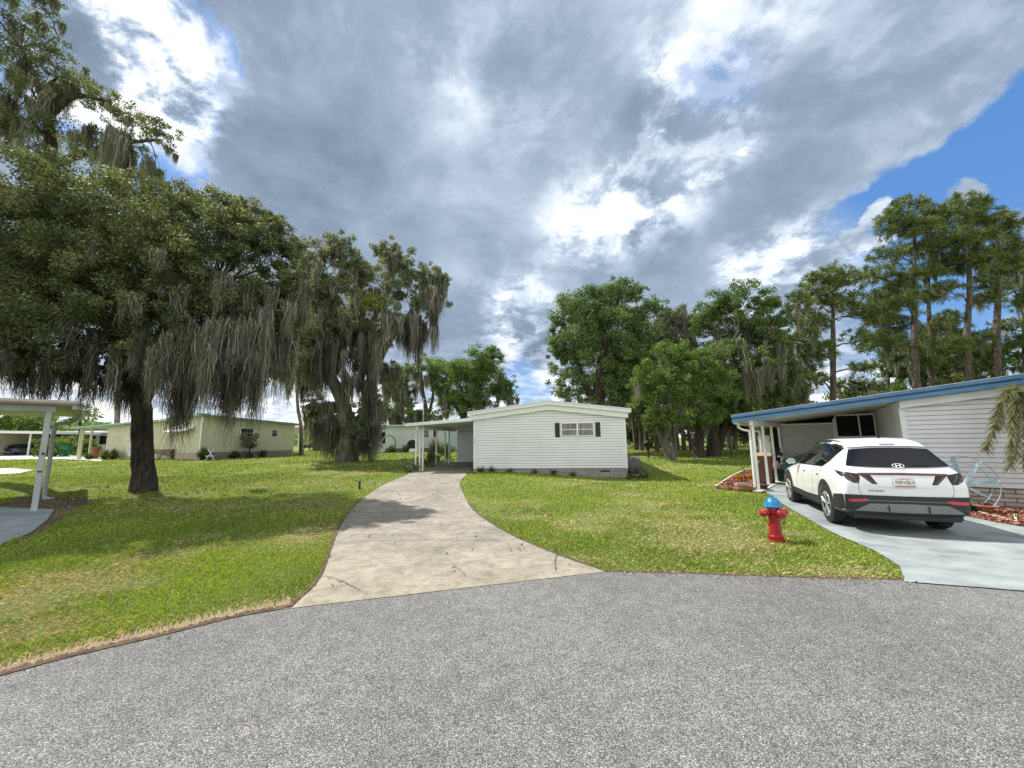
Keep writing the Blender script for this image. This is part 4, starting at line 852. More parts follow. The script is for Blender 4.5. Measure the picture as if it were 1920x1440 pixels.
tree('mossy_oak', 'broad oak draped in grey moss with two leaning limbs, between yellow house and driveway', 'tree', b2,
     [([b2, D(650, 820, d2), D(648, 780, d2), D(635, 735, d2), D(612, 690, d2), D(600, 600, d2-1), D(590, 520, d2-1)], [.66, .56, .50, .42, .32, .2, .1]),
      ([D(652, 810, d2), D(690, 770, d2), D(697, 715, d2+.2), D(688, 670, d2+.5), D(700, 600, d2+.5), D(735, 530, d2+1)], [.42, .36, .32, .28, .2, .08]), ([D(697, 715, d2), D(725, 650, d2+.5), D(770, 590, d2+1)], [.25, .18, .08])],
     LB([(590, 490, d2-1, 55, 45), (640, 470, d2-.5, 45, 32), (560, 540, d2-1.5, 45, 45), (620, 550, d2-1, 60, 45), (680, 520, d2, 45, 38), (725, 470, d2+1, 30, 22), (745, 500, d2+1.5, 45, 28, OAKG), (790, 515, d2+1.5, 40, 24, OAKG), (825, 530, d2+1.5, 20, 20, OAKG), (760, 555, d2+1, 50, 32, OAKG), (810, 570, d2+1.5, 30, 26, OAKG),
         (700, 565, d2-1.5, 30, 22, YEL), (580, 620, d2-1, 50, 35), (640, 620, d2, 50, 35), (700, 620, d2+1, 40, 30), (540, 620, d2-2, 30, 50), (555, 680, d2-2, 35, 35), (600, 690, d2, 40, 25), (770, 600, d2+1, 30, 18), (700, 735, d2+1, 34, 32, OAKG), (725, 700, d2+1.5, 28, 26, OAKG), (672, 800, d2-.6, 30, 22, OAKG), (690, 768, d2-.5, 30, 20, OAKG), (620, 770, d2+.6, 30, 22, OAKG), (590, 760, d2+1, 20, 22, OAKG), (650, 580, d2+3, 90, 70)]),
     .15, 1.15, [(.078, .09, .052), (.115, .128, .075), (.165, .175, .105)], 23, moss=mC, mw=.028, mrad=.5, clumps=30, cr=.22, rmoss=130, mlen=(.8, 2.4), bark=BARKG)
# --- trees behind the centre carport
def shift(l, dx=0, dyy=0): return [(a+dx, b+dyy, *r_) for a, b, *r_ in l]
b3 = Vector((*D(868, 840, 55)[:2], 0)); d3 = 55.
tree('round_oak', 'dark green spreading oak just above the left end of the white mobile home roof', 'tree', b3,
     [([b3, D(868, 790, d3), D(880, 740, d3), D(900, 690, d3)], [.7, .5, .4, .2]), ([D(868, 780, d3), D(840, 740, d3), D(830, 710, d3)], [.35, .25, .12])],
     LB([(905, 665, d3, 30, 20), (925, 668, d3, 20, 16), (880, 695, d3, 40, 24), (915, 710, d3, 38, 26), (845, 695, d3, 35, 22), (825, 715, d3, 22, 28), (865, 730, d3, 45, 28), (910, 745, d3, 35, 22), (945, 720, d3, 22, 20), (958, 740, d3, 14, 16), (840, 750, d3, 30, 24), (880, 765, d3+1, 50, 18), (870, 700, d3+3, 60, 40)]),
     .22, 1.1, GREEN, 31, rmoss=70, mlen=(.8, 2.2), mw=.035, mrad=.5, low=.4, clumps=26)
b4 = Vector((*D(798, 840, 54)[:2], 0))
tree('slender_oak', 'small two-stemmed oak with a rounded top, left of the round oak', 'tree', b4,
     [([b4, D(800, 780, 54), D(792, 730, 54), D(790, 690, 54)], [.45, .3, .22, .1]), ([D(800, 790, 54), D(812, 740, 54), D(805, 700, 54)], [.25, .18, .08])],
     LB([(790, 685, 54, 24, 16), (810, 695, 54, 14, 14), (775, 700, 54, 14, 12), (795, 715, 54, 20, 12), (770, 770, 54, 20, 14), (812, 780, 54, 18, 14), (765, 690, 54, 10, 8)]), .2, 1.1, GREEN, 32, rmoss=24, mlen=(.8, 1.8), mw=.035, mrad=.4)
b5 = Vector((*D(748, 845, 56)[:2], 0))
tree('shaggy_oak', 'shaggy grey-green oak above the pale grey house roof', 'tree', b5,
     [([b5, D(748, 790, 56), D(742, 730, 56), D(745, 690, 56)], [.5, .4, .3, .15])],
     LB([(742, 695, 56, 24, 16), (730, 725, 56, 26, 22), (760, 730, 56, 22, 22), (745, 760, 56, 36, 20), (775, 780, 56, 22, 12), (720, 775, 56, 22, 16)]), .2, 1.05, OAKG, 33, rmoss=110, mlen=(1., 3.), mw=.035, mrad=.5)
# --- right of the centre house
d6 = 33.; b6 = Vector((*D(1122, 845, d6)[:2], 0))
tree('leafy_oak', 'tall leafy green tree rising behind the right half of the white mobile home', 'tree', b6,
     [([b6, D(1122, 780, d6), D(1125, 700, d6), D(1140, 620, d6), D(1160, 560, d6)], [.75, .55, .42, .3, .12]), ([D(1122, 770, d6), D(1090, 700, d6), D(1065, 620, d6)], [.35, .25, .1]), ([D(1125, 720, d6), D(1170, 660, d6), D(1190, 600, d6)], [.3, .2, .1])],
     LB([(1160, 550, d6, 42, 24), (1185, 545, d6, 26, 18), (1168, 530, d6, 14, 10), (1110, 565, d6, 45, 26), (1075, 590, d6, 42, 26), (1048, 605, d6, 20, 20), (1195, 585, d6, 38, 28), (1140, 600, d6, 55, 32), (1075, 640, d6, 45, 32), (1050, 660, d6, 22, 28), (1120, 660, d6, 60, 36), (1180, 640, d6, 50, 34), (1065, 700, d6, 36, 28), (1120, 715, d6, 55, 30), (1175, 700, d6, 50, 36), (1050, 735, d6, 20, 14), (1090, 750, d6, 35, 14), (1160, 755, d6, 50, 24), (1130, 640, d6+4, 80, 80), (1225, 570, d6+1, 20, 18)]),
     .19, 1.25, [(.055, .092, .030), (.080, .125, .042), (.12, .165, .055)], 41, clumps=30, rmoss=10, mlen=(.5, 1.2), mw=.03)
b7 = GB(1258, 863); d7 = b7.y
tree('bright_oak', 'bright yellow-green tree with a leaning forked trunk, middle of the right lawn edge', 'tree', b7,
     [([b7, D(1252, 845, d7), D(1240, 815, d7), D(1232, 780, d7), D(1240, 720, d7)], [.32, .27, .24, .2, .1]), ([b7, D(1262, 840, d7+.2), D(1268, 800, d7+.2), D(1290, 740, d7), D(1310, 690, d7)], [.24, .2, .18, .15, .07])],
     LB([(1265, 665, d7, 42, 24, BRIGHT), (1235, 690, d7-.5, 36, 22, BRIGHT), (1300, 675, d7, 36, 22, BRIGHT), (1345, 665, d7, 32, 18, BRIGHT), (1210, 715, d7-.5, 26, 20, BRIGHT), (1265, 710, d7-.5, 50, 28), (1320, 700, d7, 44, 28), (1230, 745, d7, 40, 26), (1285, 745, d7, 50, 30), (1350, 710, d7+1, 34, 26), (1335, 750, d7+1, 50, 30), (1250, 785, d7, 32, 20), (1222, 790, d7-.5, 18, 22, BRIGHT), (1300, 785, d7+1, 50, 22), (1370, 760, d7+2, 40, 30)]),
     .14, 1.3, GREEN, 42, clumps=28, rmoss=26, mlen=(.5, 1.6), mw=.026, mrad=.3, bark=BARKG)
b8 = GB(1312, 864); d8 = b8.y+2; b8 = Vector((*D(1309, 861, d8)[:2], 0))
tree('domed_oak', 'tall dark oak with a smooth domed top and moss below, centre of the right-hand trees', 'tree', b8,
     [([b8, D(1310, 820, d8), D(1320, 760, d8), D(1350, 690, d8), D(1385, 620, d8)], [.4, .34, .3, .22, .1]), ([D(1330, 740, d8), D(1400, 690, d8), D(1440, 640, d8)], [.25, .18, .08])],
     LB([(1390, 560, d8+3, 60, 26), (1340, 580, d8+3, 40, 24), (1435, 575, d8+3, 40, 24), (1465, 600, d8+3, 22, 18), (1370, 605, d8+3, 60, 28), (1430, 615, d8+3, 45, 24), (1320, 610, d8+3, 30, 22), (1400, 640, d8+3, 50, 26), (1450, 650, d8+3, 30, 22), (1420, 700, d8+2, 50, 30), (1465, 690, d8+2, 30, 26), (1390, 740, d8+2, 50, 34), (1450, 750, d8+2, 45, 30), (1490, 720, d8+2, 28, 26), (1480, 640, d8+4, 20, 16), (1355, 650, d8, 34, 20), (1410, 675, d8-.5, 40, 24), (1450, 640, d8+1, 30, 20)]),
     .15, 1.35, [(.050, .085, .022), (.070, .11, .03), (.10, .14, .04)], 43, clumps=34, cr=.22, rmoss=120, mlen=(.8, 2.4), mw=.028, mrad=.45, low=.35)
b9 = Vector((*D(1338, 861, d8+1)[:2], 0))
tree('twin_oak', 'thick dark trunk standing just right of the domed oak trunk', 'tree', b9, [([b9, D(1336, 820, d8+1), D(1340, 770, d8+1), D(1350, 720, d8+1)], [.46, .4, .36, .25]), ([b9, D(1350, 830, d8+1.2), D(1362, 780, d8+1.2)], [.3, .28, .2])],
     LB([(1330, 780, d8+2, 50, 26), (1380, 790, d8+2, 55, 26), (1420, 800, d8+3, 50, 24), (1460, 790, d8+3, 40, 26)]), .15, 1.3, OAK, 44, rmoss=60, mlen=(.8, 2.), mw=.028, mrad=.4, bark=BARK)
b10 = Vector((*D(1262, 845, 38)[:2], 0))
tree('grey_oak', 'grey mossy oak top showing between the leafy oak and the domed oak', 'tree', b10, [([b10, D(1262, 760, 38), D(1265, 680, 38), D(1262, 600, 38)], [.5, .4, .3, .12])],
     LB([(1262, 590, 38, 28, 18), (1240, 610, 38, 28, 22), (1285, 605, 38, 28, 22), (1255, 640, 38, 40, 24), (1290, 650, 38, 36, 24), (1225, 640, 38, 20, 20)]), .2, 1.1, OAKG, 45, rmoss=60, mlen=(1, 2.4), mw=.035, mrad=.5, bark=BARKG)
# --- thin trunks in the wood beyond the lawn
rt_ = np.random.default_rng(5)
LBL = ['thin pale trunk right beside the white mobile home corner', 'second thin pale trunk from the white mobile home corner', 'slim wood trunk left of the bright leaning tree', 'slim grey trunk behind the bright leaning tree', 'slim trunk just right of the bright leaning tree', 'slim trunk between the bright tree and the domed oak', 'thin trunk left of the blue carport, in deep shade', 'slim leaning pale trunk nearest the blue carport post']
for i, (px, hgt) in enumerate([(1193, 9), (1203, 9), (1214, 10), (1232, 9), (1283, 9), (1298, 8), (1368, 9), (1378, 8)]):
    dd = 36+rt_.uniform(-2, 5); bb = Vector((*D(px, 845, dd)[:2], 0)); z0_ = float(H(bb.x, bb.y)); top = bb+Vector((rt_.normal(0, .5), 0, hgt)); top.z = z0_+hgt
    l_ = [(tuple(top+Vector((rt_.normal(0, 1.0), rt_.normal(0, 1), -1.5+rt_.normal(0, 1.2)))), 1.7, 1.3, None) for _ in range(5)]
    tree('woodland_tree', LBL[i], 'tree', bb, [([(bb.x, bb.y, z0_), (bb.x+rt_.normal(0, .15), bb.y, z0_+3), tuple(top)], [.2, .16, .08])], l_, .2, 1.0, OAK, 60+i, group='slim trees of the wood beyond the lawn', rmoss=40, mlen=(1.5, 3.2), mw=.035, mrad=.4, bark=BARKG, twigs=.2)
def woodmass(name, label, boxes, n, size, pal, seed):
    r_ = np.random.default_rng(seed); lob = []
    for (px0, px1, py0, py1, d0, d1, m) in boxes:
        for _ in range(m):
            px, py, d = r_.uniform(px0, px1), r_.uniform(py0, py1), r_.uniform(d0, d1); k = d/CF; q = D(px, py, d); rz = 14*k*r_.uniform(.7, 1.5); q.z = max(q.z, float(H(q.x, q.y))+rz*.6); lob.append((tuple(q), 26*k*r_.uniform(.7, 1.3), rz, None))
    V, F, T, _ = leaves(r_, lob, size, n, pal, clumps=18); o = mesh_np(name, V, F, LEAF, None, T); o['kind'] = 'stuff'; o['label'] = label; o['category'] = 'woodland'; return o
woodmass('woodland', 'dark woodland undergrowth behind the slim trunks on the right', [(1175, 1500, 770, 840, 44, 52, 46), (1140, 1250, 740, 838, 46, 54, 24), (1180, 1500, 700, 800, 48, 56, 30), (1460, 1560, 690, 830, 40, 50, 16)], 1.0, .3, [(.035, .05, .02), (.05, .068, .026), (.07, .085, .035)], 71)
woodmass('far_treeline', 'distant low line of green trees along the left horizon', [(545, 640, 808, 830, 95, 110, 12), (100, 200, 800, 828, 85, 100, 12), (-40, 100, 790, 815, 80, 95, 10), (640, 760, 800, 830, 90, 100, 8), (960, 1040, 790, 830, 90, 100, 6)], 1.0, .6, [(.09, .13, .05), (.12, .17, .06), (.15, .2, .08)], 72)
# --- pines
def pine(px, d, topy, lobes, label, seed, r0=.28, base_dx=0, moss=20):
    b = Vector((*D(px+base_dx, 845, d)[:2], 0)); return tree('pine_tree', label, 'pine tree', b, [([b, D(px+base_dx*.6, 760, d), D(px, 650, d), D(px+rt_.normal(0, 3), 540, d) if topy < 500 else D(px, 600, d), D(px, topy+25, d)], [r0, r0*.85, r0*.75, r0*.55, .06])],
        LB([(a, b_, d+c, r1*1.1, r2*1.9) for a, b_, c, r1, r2 in lobes]), .40, 25., PINEC, seed, group='pines behind the blue-trimmed house', bark=BARKP, kind='pine', rmoss=moss//3, mlen=(.7, 2.), mw=.03, mrad=.35, flare=1.2, twigs=1., low=.3)
pine(1562, 33, 505, [(1560, 525, 0, 38, 16), (1530, 540, 0, 30, 14), (1595, 535, 1, 28, 14), (1500, 575, -1, 24, 16), (1545, 570, 0, 36, 16), (1590, 575, 1, 36, 12), (1620, 590, 0, 22, 12), (1525, 610, 1, 34, 16), (1610, 640, -1, 26, 12), (1500, 640, 0, 26, 16), (1530, 670, 0, 34, 18), (1620, 695, 1, 24, 10), (1510, 710, 1, 30, 18), (1640, 600, 0, 14, 8)], 'mid-height pine with grey moss on its trunk, leftmost of the pines', 81, .26, moss=60)
pine(1715, 34, 385, [(1700, 398, 0, 34, 14), (1670, 415, 0, 26, 12), (1735, 405, 1, 26, 14), (1690, 440, 1, 44, 16), (1740, 440, -1, 30, 16), (1665, 480, 0, 30, 10), (1720, 480, 1, 40, 14), (1640, 520, 0, 26, 12), (1690, 530, 0, 34, 14), (1740, 520, 1, 30, 14), (1680, 560, 1, 40, 16), (1650, 590, 0, 28, 10), (1700, 575, -1, 30, 14), (1660, 650, 0, 32, 14), (1710, 660, 1, 36, 18)], 'tall pine, left one of the three highest crowns above the blue roof', 82, .34, 10, 40)
pine(1745, 36, 400, [(1750, 425, 0, 20, 12), (1760, 470, 0, 24, 14), (1740, 560, 0, 30, 12), (1760, 620, 0, 26, 12), (1740, 680, 0, 30, 14)], 'slender pine close behind the left tall pine', 83, .24, 5, 20)
pine(1812, 34, 375, [(1810, 388, 0, 36, 14), (1845, 395, 1, 14, 14), (1785, 410, 0, 30, 16), (1830, 420, 1, 34, 16), (1790, 460, 0, 40, 18), (1840, 460, -1, 36, 16), (1780, 505, 1, 36, 16), (1825, 500, 0, 40, 16), (1775, 545, 0, 26, 10), (1850, 540, 0, 24, 10), (1790, 660, 0, 30, 14), (1840, 640, 1, 20, 10)], 'tallest pine, centre of the three highest crowns above the blue roof', 84, .32, 12, 40)
pine(1868, 35, 405, [(1870, 415, 0, 26, 12), (1895, 430, 0, 18, 14), (1860, 445, 1, 32, 14), (1890, 470, 0, 26, 16), (1850, 490, 1, 28, 14), (1895, 500, 0, 24, 12), (1870, 520, 0, 30, 12), (1915, 500, 0, 20, 10), (1850, 570, 0, 26, 10)], 'tall pine, right one of the three highest crowns above the blue roof', 85, .36, 8, 30)
pine(1665, 40, 560, [(1665, 570, 0, 30, 14), (1650, 600, 0, 30, 14), (1680, 620, 0, 34, 16), (1655, 650, 0, 34, 16), (1690, 680, 0, 30, 16)], 'short pine low behind the blue roof, left of the left tall pine', 87, .2, 0, 20)
pine(1780, 40, 600, [(1780, 610, 0, 30, 14), (1765, 640, 0, 34, 16), (1800, 655, 0, 36, 16), (1775, 690, 0, 40, 16), (1830, 690, 0, 40, 16)], 'short pine low behind the blue roof, between the tall pines', 88, .2, 0, 20)
pine(1925, 38, 470, [(1925, 475, 0, 22, 12), (1900, 505, 0, 30, 12), (1940, 520, 0, 30, 14), (1900, 545, 0, 30, 12), (1935, 570, 0, 30, 14), (1890, 620, 0, 30, 12), (1925, 650, 0, 30, 16)], 'pine cut off by the right edge of the picture', 86, .4, 5, 20)
for i, (px, py, d, rx, rz, lb) in enumerate([(1600, 725, 38, 40, 14, 'low shrubby oak showing over the left part of the blue roof'), (1690, 700, 40, 40, 20, 'low bushy tree showing over the blue roof below the left tall pine'), (1770, 695, 38, 44, 18, 'low bushy tree over the blue roof below the tallest pine'), (1860, 660, 40, 40, 18, 'low bushy tree over the blue roof below the right tall pine')]):
    bb = Vector((*D(px, 845, d)[:2], 0)); tree('bushy_tree', lb, 'tree', bb, [([bb, D(px, 780, d), D(px, py, d)], [.25, .2, .1])], LB([(px-rx*.4, py, d, rx*.6, rz), (px+rx*.5, py+4, d, rx*.6, rz), (px, py-rz*.5, d, rx*.5, rz*.7), (px, py+rz*1.6, d, rx*1.1, rz*1.3)]), .2, 1.1, GREEN if i % 2 else OAK, 90+i, group='low trees behind the blue roof', rmoss=20, mlen=(.6, 1.6), mw=.03)
# --- small far-left trees
bb = Vector((*D(152, 850, 44)[:2], 0)); tree('crape_myrtle', 'small feathery tree above the yellow house carport posts', 'tree', bb, [([bb, D(150, 800, 44), D(148, 770, 44)], [.15, .12, .05])], LB([(150, 772, 44, 28, 12), (135, 785, 44, 18, 8), (165, 780, 44, 20, 8), (150, 762, 44, 14, 8)]), .22, .7, GREEN, 101)
bb = Vector((*D(35, 850, 62)[:2], 0)); tree('hedge_tree', 'bright green bushy tree above the far left carport roof', 'tree', bb, [([bb, D(35, 820, 62), D(35, 800, 62)], [.3, .2, .1])], LB([(10, 795, 62, 36, 14), (50, 790, 62, 36, 15), (80, 800, 62, 24, 14), (30, 783, 62, 26, 8), (-30, 795, 62, 30, 14)]), .35, 1.2, BRIGHT, 102)
for px, py, d, lb, s_ in [(105, 835, 46, 'round green bush beside the far left carport', 103), (150, 845, 50, 'leafy bush behind the yellow house carport posts', 104)]:
    bb = Vector((*D(px, 850, d)[:2], 0)); tree('garden_bush', lb, 'bush', bb, [([bb, bb+Vector((0, 0, 1.2))], [.08, .03])], [(tuple(bb+Vector((dx, 0, .5+1.0))), 1.5, 1.2, None) for dx in (-.8, .5)], .22, 1.2, BRIGHT, s_)
# slim bare trunk at px 560
p0 = Vector((*D(566, 846, 40)[:2], 0)); tree('slim_palm', 'thin bare curving palm trunk rising into the moss right of the yellow house', 'palm', p0, [([p0, D(564, 800, 40), D(558, 760, 40), D(556, 700, 40), D(560, 640, 40)], [.2, .16, .15, .14, .12])], LB([(560, 635, 40, 12, 8), (570, 640, 40, 10, 6)]), .2, 1., OAK, 105, bark=BARKG)
# ------------------------------------------------------------------ shrubs and small plants
def shrub(name, label, loc, rx, rz, pal, seed, size=.05, dens=1.4, group=None, h0=None, cat='bush'):
    x, y = loc[0], loc[1]; z = float(H(x, y)) if len(loc) < 3 or loc[2] is None else loc[2]; r_ = np.random.default_rng(seed); t = thing(name, label, cat, (x, y, z), 0, group)
    V, F, T, cl = leaves(r_, [((0, 0, rz*.95 if h0 is None else h0), rx, rz, None)], size, dens, pal, clumps=20, cr=.33); mesh_np('foliage', V, F, LEAF, t, T)
    mb = MB()
    for q in cl[:8]: limb(mb, (0, 0, -.03), q, .02, .006, r_, n=5, seg=4)
    mb.build('stem', BARK, t); return t
def tuft(name, label, loc, ln, n, pal, seed, w=.012, group=None, cat='plant'):
    x, y = loc[0], loc[1]; r_ = np.random.default_rng(seed); V, T = [], []
    z = float(H(x, y)) if len(loc) < 3 else loc[2]
    th = r_.uniform(0, 2*np.pi, n); el = r_.uniform(.5, 1.45, n); l = ln*(.5+.6*r_.random(n)); d = np.stack([np.cos(th)*np.cos(el), np.sin(th)*np.cos(el), np.sin(el)], -1); s = np.stack([-np.sin(th), np.cos(th), 0*th], -1)*w
    o = np.stack([.03*np.cos(th), .03*np.sin(th), 0*th], -1); m = o+d*l[:, None]*.6; e_ = o+d*l[:, None]; e_[:, 2] -= l*.18*np.cos(el)
    Vv = np.stack([o-s*.5, o+s*.5, m+s, m-s], 1); V2 = np.stack([m-s, m+s, e_+s*.1, e_-s*.1], 1); V = np.concatenate([Vv.reshape(-1, 3), V2.reshape(-1, 3)]); p_ = np.array(pal)[r_.integers(0, 3, n)]*(.7+.6*r_.random(n))[:, None]
    ob = mesh_np(name, V, np.arange(len(V)).reshape(-1, 4), LEAF, None, np.concatenate([np.repeat(p_, 4, 0)]*2)); ob.location = (x, y, z); return tag(ob, label, cat, group)
shrub('clipped_shrub', 'clipped pale-leaved shrub at the left foot of the centre carport post', G(770, 886), .42, .28, OAKG, 110)
shrub('dark_shrub', 'dark low shrub behind the first centre carport post', D(800, 872, 21), .55, .38, OAK, 111)
shrub('dark_shrub', 'dark low shrub seen between the second and third centre carport posts', D(822, 866, 23.5), .6, .42, OAK, 112)
shrub('green_shrub', 'lighter shrub behind the centre carport, left of its back wall', D(836, 858, 27), .6, .5, GREEN, 113)
shrub('round_shrub', 'round clipped dark shrub at the right corner of the white mobile home', (*hc(7.15, -.25), hz(7.15, -.25)), .36, .26, OAK, 114)
shrub('leggy_shrub', 'open leggy shrub behind the round shrub at the white house corner', (*hc(6.95, .35), hz(6.95, .35)), .28, .36, OAK, 115, dens=.7)
tuft('pale_ground_plant', 'pale-leaved low plant in front of the round shrub', (*hc(6.6, -.55),), .22, 90, YEL, 116)
PLB = ['small plant at the base of the white house, nearest the driveway', 'leafy low plant second from the driveway along the block skirt', 'yellow-green grassy tuft third from the driveway along the block skirt', 'small dark plant below the left end of the window wall', 'low plant at the skirt directly below the left shutter', 'sparse plant at the skirt below the window']
for i, (x, l_, pl) in enumerate([(.35, .36, GREEN), (.85, .34, OAK), (1.62, .3, YEL), (2.75, .3, OAK), (3.55, .34, OAK), (4.35, .28, OAKG)]):
    tuft('foundation_plant', PLB[i], hc(x, -.16), l_, 60, pl, 120+i, group='plants along the grey block skirt')
# palm at the right edge
bp = Vector((*D(1990, 950, 8.3)[:2], 0)); t = thing('palm_tree', 'drooping palm fronds reaching in from the right edge', 'palm', (bp.x, bp.y, 0))
ct = D(1935, 745, 8.3)-bp; mb = MB(); mb.tube([(0, 0, -.1), (ct.x*.5, ct.y*.5, ct.z*.5), tuple(ct)], [.13, .10, .08], 10); mb.build('trunk', BARKP, t, smooth=True)
rp = np.random.default_rng(9)
FR = [((1850, 835), (1890, 735), 8.0), ((1893, 868), (1905, 745), 8.1), ((1870, 800), (1895, 742), 8.5), ((1925, 870), (1925, 760), 8.0), ((1960, 860), (1950, 750), 8.3), ((2010, 800), (1985, 720), 8.6), ((1990, 700), (1965, 690), 8.2), ((1905, 850), (1912, 748), 8.6), ((2040, 850), (2000, 740), 7.9)]
for (tp, mp_, d) in FR:
    a, m_, e_ = ct, D(mp_[0], mp_[1], d)-bp, D(tp[0], tp[1], d)-bp; sp_ = spline([a, m_, e_], 14); mb = MB(); mb.tube(sp_, [.02-.016*i/(len(sp_)-1) for i in range(len(sp_))], 5)
    fr_ = mb.build('frond', mat('frond stem', (.42, .33, .22), .8, .2, 8.), t); V, T = [], []
    for i in range(4, len(sp_)):
        p = np.array(sp_[i]); tn = np.array((sp_[i]-sp_[i-1]).normalized()); 
        for _ in range(24):
            s_ = unit(np.cross(tn, rp.normal(size=3))[None])[0]; dr_ = unit((s_*.8+tn*.8+np.array([0, 0, -.55]))[None])[0]; l = rp.uniform(.2, .36)*(1-.4*i/len(sp_)); wv_ = np.cross(dr_, rp.normal(size=3)); wv_ = wv_/np.linalg.norm(wv_)*.008; q = p+np.array((sp_[i]-sp_[i-1]))*rp.random()
            V += [q-wv_, q+wv_, q+dr_*l+wv_*.3, q+dr_*l-wv_*.3]; c = np.array([(.10, .13, .05), (.17, .18, .09), (.26, .22, .14)][rp.integers(0, 3)]); T += [c]*4
    mesh_np('leaflets', np.array(V), np.arange(len(V)).reshape(-1, 4), LEAF, fr_, np.array(T))
print('NLEAF', NLEAF)
# ------------------------------------------------------------------ the white SUV
PAINT = mat('white car paint', (.80, .81, .82), .18, .02, 2., coat=1., spec=.5)
CLAD = plain('dark grey cladding', (.020, .021, .023), .5); CGLASS = glassmat('tinted car glass', (.004, .005, .008), .05, .45)
REDL = mat('tail light red', (.09, .006, .008), .12, .3, 8., coat=1.); REDB = mat('reflector red', (.55, .03, .04), .2, .2, 8., coat=1.)
SILV = plain('silver skid plate', (.20, .205, .205), .4, .3); RUB = mat('tyre rubber', (.014, .014, .015), .75, .2, 20., .2, 60.); RIM = plain('alloy rim', (.50, .51, .52), .32, .5)
car = thing('parked_car', 'white suv parked on the painted driveway under the blue-trimmed carport, seen from behind', 'car', (7.37, 8.12, -.066), R(-21.4)); car.scale = (.985, 1, 1.045)
S = [(-.945, (.42, .46, .56, .68, .77, .81, .82), (.55, .70, .78, .80, .78, .60, .35)),
     (-.905, (.34, .42, .58, .76, .93, 1.00, 1.02), (.66, .82, .87, .885, .86, .70, .42)),
     (-.82, (.30, .38, .60, .84, 1.04, 1.115, 1.13), (.70, .89, .925, .925, .87, .75, .46)),
     (-.66, (.27, .36, .60, .88, 1.07, 1.29, 1.33), (.74, .92, .935, .935, .86, .67, .42)),
     (-.47, (.25, .34, .60, .90, 1.08, 1.50, 1.55), (.76, .925, .94, .935, .86, .61, .38)),
     (-.33, (.25, .34, .60, .90, 1.08, 1.565, 1.60), (.76, .925, .94, .935, .86, .60, .38)),
     (.1, (.25, .34, .58, .89, 1.07, 1.595, 1.635), (.76, .92, .93, .925, .86, .60, .38)),
     (.8, (.25, .34, .56, .86, 1.04, 1.60, 1.65), (.76, .90, .905, .90, .855, .60, .38)),
     (1.35, (.25, .34, .56, .85, 1.02, 1.565, 1.64), (.76, .90, .905, .895, .85, .60, .38)),
     (1.8, (.25, .34, .56, .84, 1.005, 1.42, 1.52), (.76, .90, .905, .895, .85, .64, .40)),
     (2.25, (.25, .34, .58, .84, .99, 1.16, 1.24), (.76, .92, .93, .90, .84, .68, .42)),
     (2.55, (.25, .34, .60, .84, .96, 1.02, 1.07), (.76, .925, .94, .91, .84, .70, .42)),
     (3.0, (.25, .34, .60, .82, .90, .955, .99), (.74, .92, .935, .91, .82, .66, .40)),
     (3.35, (.26, .36, .58, .74, .82, .87, .90), (.70, .87, .89, .87, .78, .60, .36)),
     (3.6, (.30, .38, .50, .62, .68, .72, .74), (.58, .70, .74, .72, .66, .50, .30))]
V, F = [], []; NP = 16
for y, zz, xx in S:
    hf = [(0, zz[0]), (xx[0], zz[0]), (xx[1], zz[1]), (xx[2], zz[2]), (xx[3], zz[3]), (xx[4], zz[4]), (xx[5], zz[5]), (xx[6], zz[6]), (0, zz[6]+.012)]
    ring = hf+[(-x, z) for x, z in hf[-2:0:-1]]; V += [(x, y, z) for x, z in ring]
for i in range(len(S)-1):
    for k in range(NP): a, b_ = i*NP+k, i*NP+(k+1) % NP; F.append((a, b_, b_+NP, a+NP))
def capf(o): return [(o+0, o+1, o+2, o+15 if 0 else o+14), ] 
for o in (0, (len(S)-1)*NP):
    F += [(o, o+1, o+15), (o+1, o+2, o+14, o+15), (o+2, o+3, o+13, o+14), (o+3, o+4, o+12, o+13), (o+4, o+5, o+11, o+12), (o+5, o+6, o+10, o+11), (o+6, o+7, o+9, o+10), (o+7, o+8, o+9)]
me = bpy.data.meshes.new('body'); me.from_pydata(V, [], F); bm = bmesh.new(); bm.from_mesh(me); bmesh.ops.recalc_face_normals(bm, faces=bm.faces)
cl = bm.edges.layers.float.new('crease_edge')
for e_ in bm.edges:
    a, b_ = [v.index % NP for v in e_.verts]
    if a == b_ and a in (2, 14): e_[cl] = .6
    if a == b_ and a in (4, 12, 5, 11): e_[cl] = .28
bm.to_mesh(me); bm.free()
tmp = bpy.data.objects.new('tmp', me); COL.objects.link(tmp); md = tmp.modifiers.new('s', 'SUBSURF'); md.levels = 3; md.render_levels = 3
dg = bpy.context.evaluated_depsgraph_get(); sub = bpy.data.meshes.new_from_object(tmp.evaluated_get(dg)); bmS = bmesh.new(); bmS.from_mesh(sub); BV = BVHTree.FromBMesh(bmS); bmS.free()
# wheel wells are cut out of the shell
cut = MB()
for y in (0, 2.755):
    for sx in (-1, 1): cut.lathe([(.415, sx*.62), (.415, sx*1.2)], 32, (0, y, .37), 'x')
cu_o = cut.build('cutter', CLAD); tmp2 = bpy.data.objects.new('body', sub); COL.objects.link(tmp2)
bo = tmp2.modifiers.new('b', 'BOOLEAN'); bo.operation = 'DIFFERENCE'; bo.object = cu_o; bo.solver = 'EXACT'
dg = bpy.context.evaluated_depsgraph_get(); dg.update(); bme = bpy.data.meshes.new_from_object(tmp2.evaluated_get(dg))
for o in (tmp, tmp2, cu_o): bpy.data.objects.remove(o)
bme.name = 'body'; bme.materials.clear(); bme.materials.append(PAINT); bme.polygons.foreach_set('use_smooth', [True]*len(bme.polygons)); bme.polygons.foreach_set('material_index', [0]*len(bme.polygons))
try: bme.set_sharp_from_angle(angle=R(35))
except Exception: pass
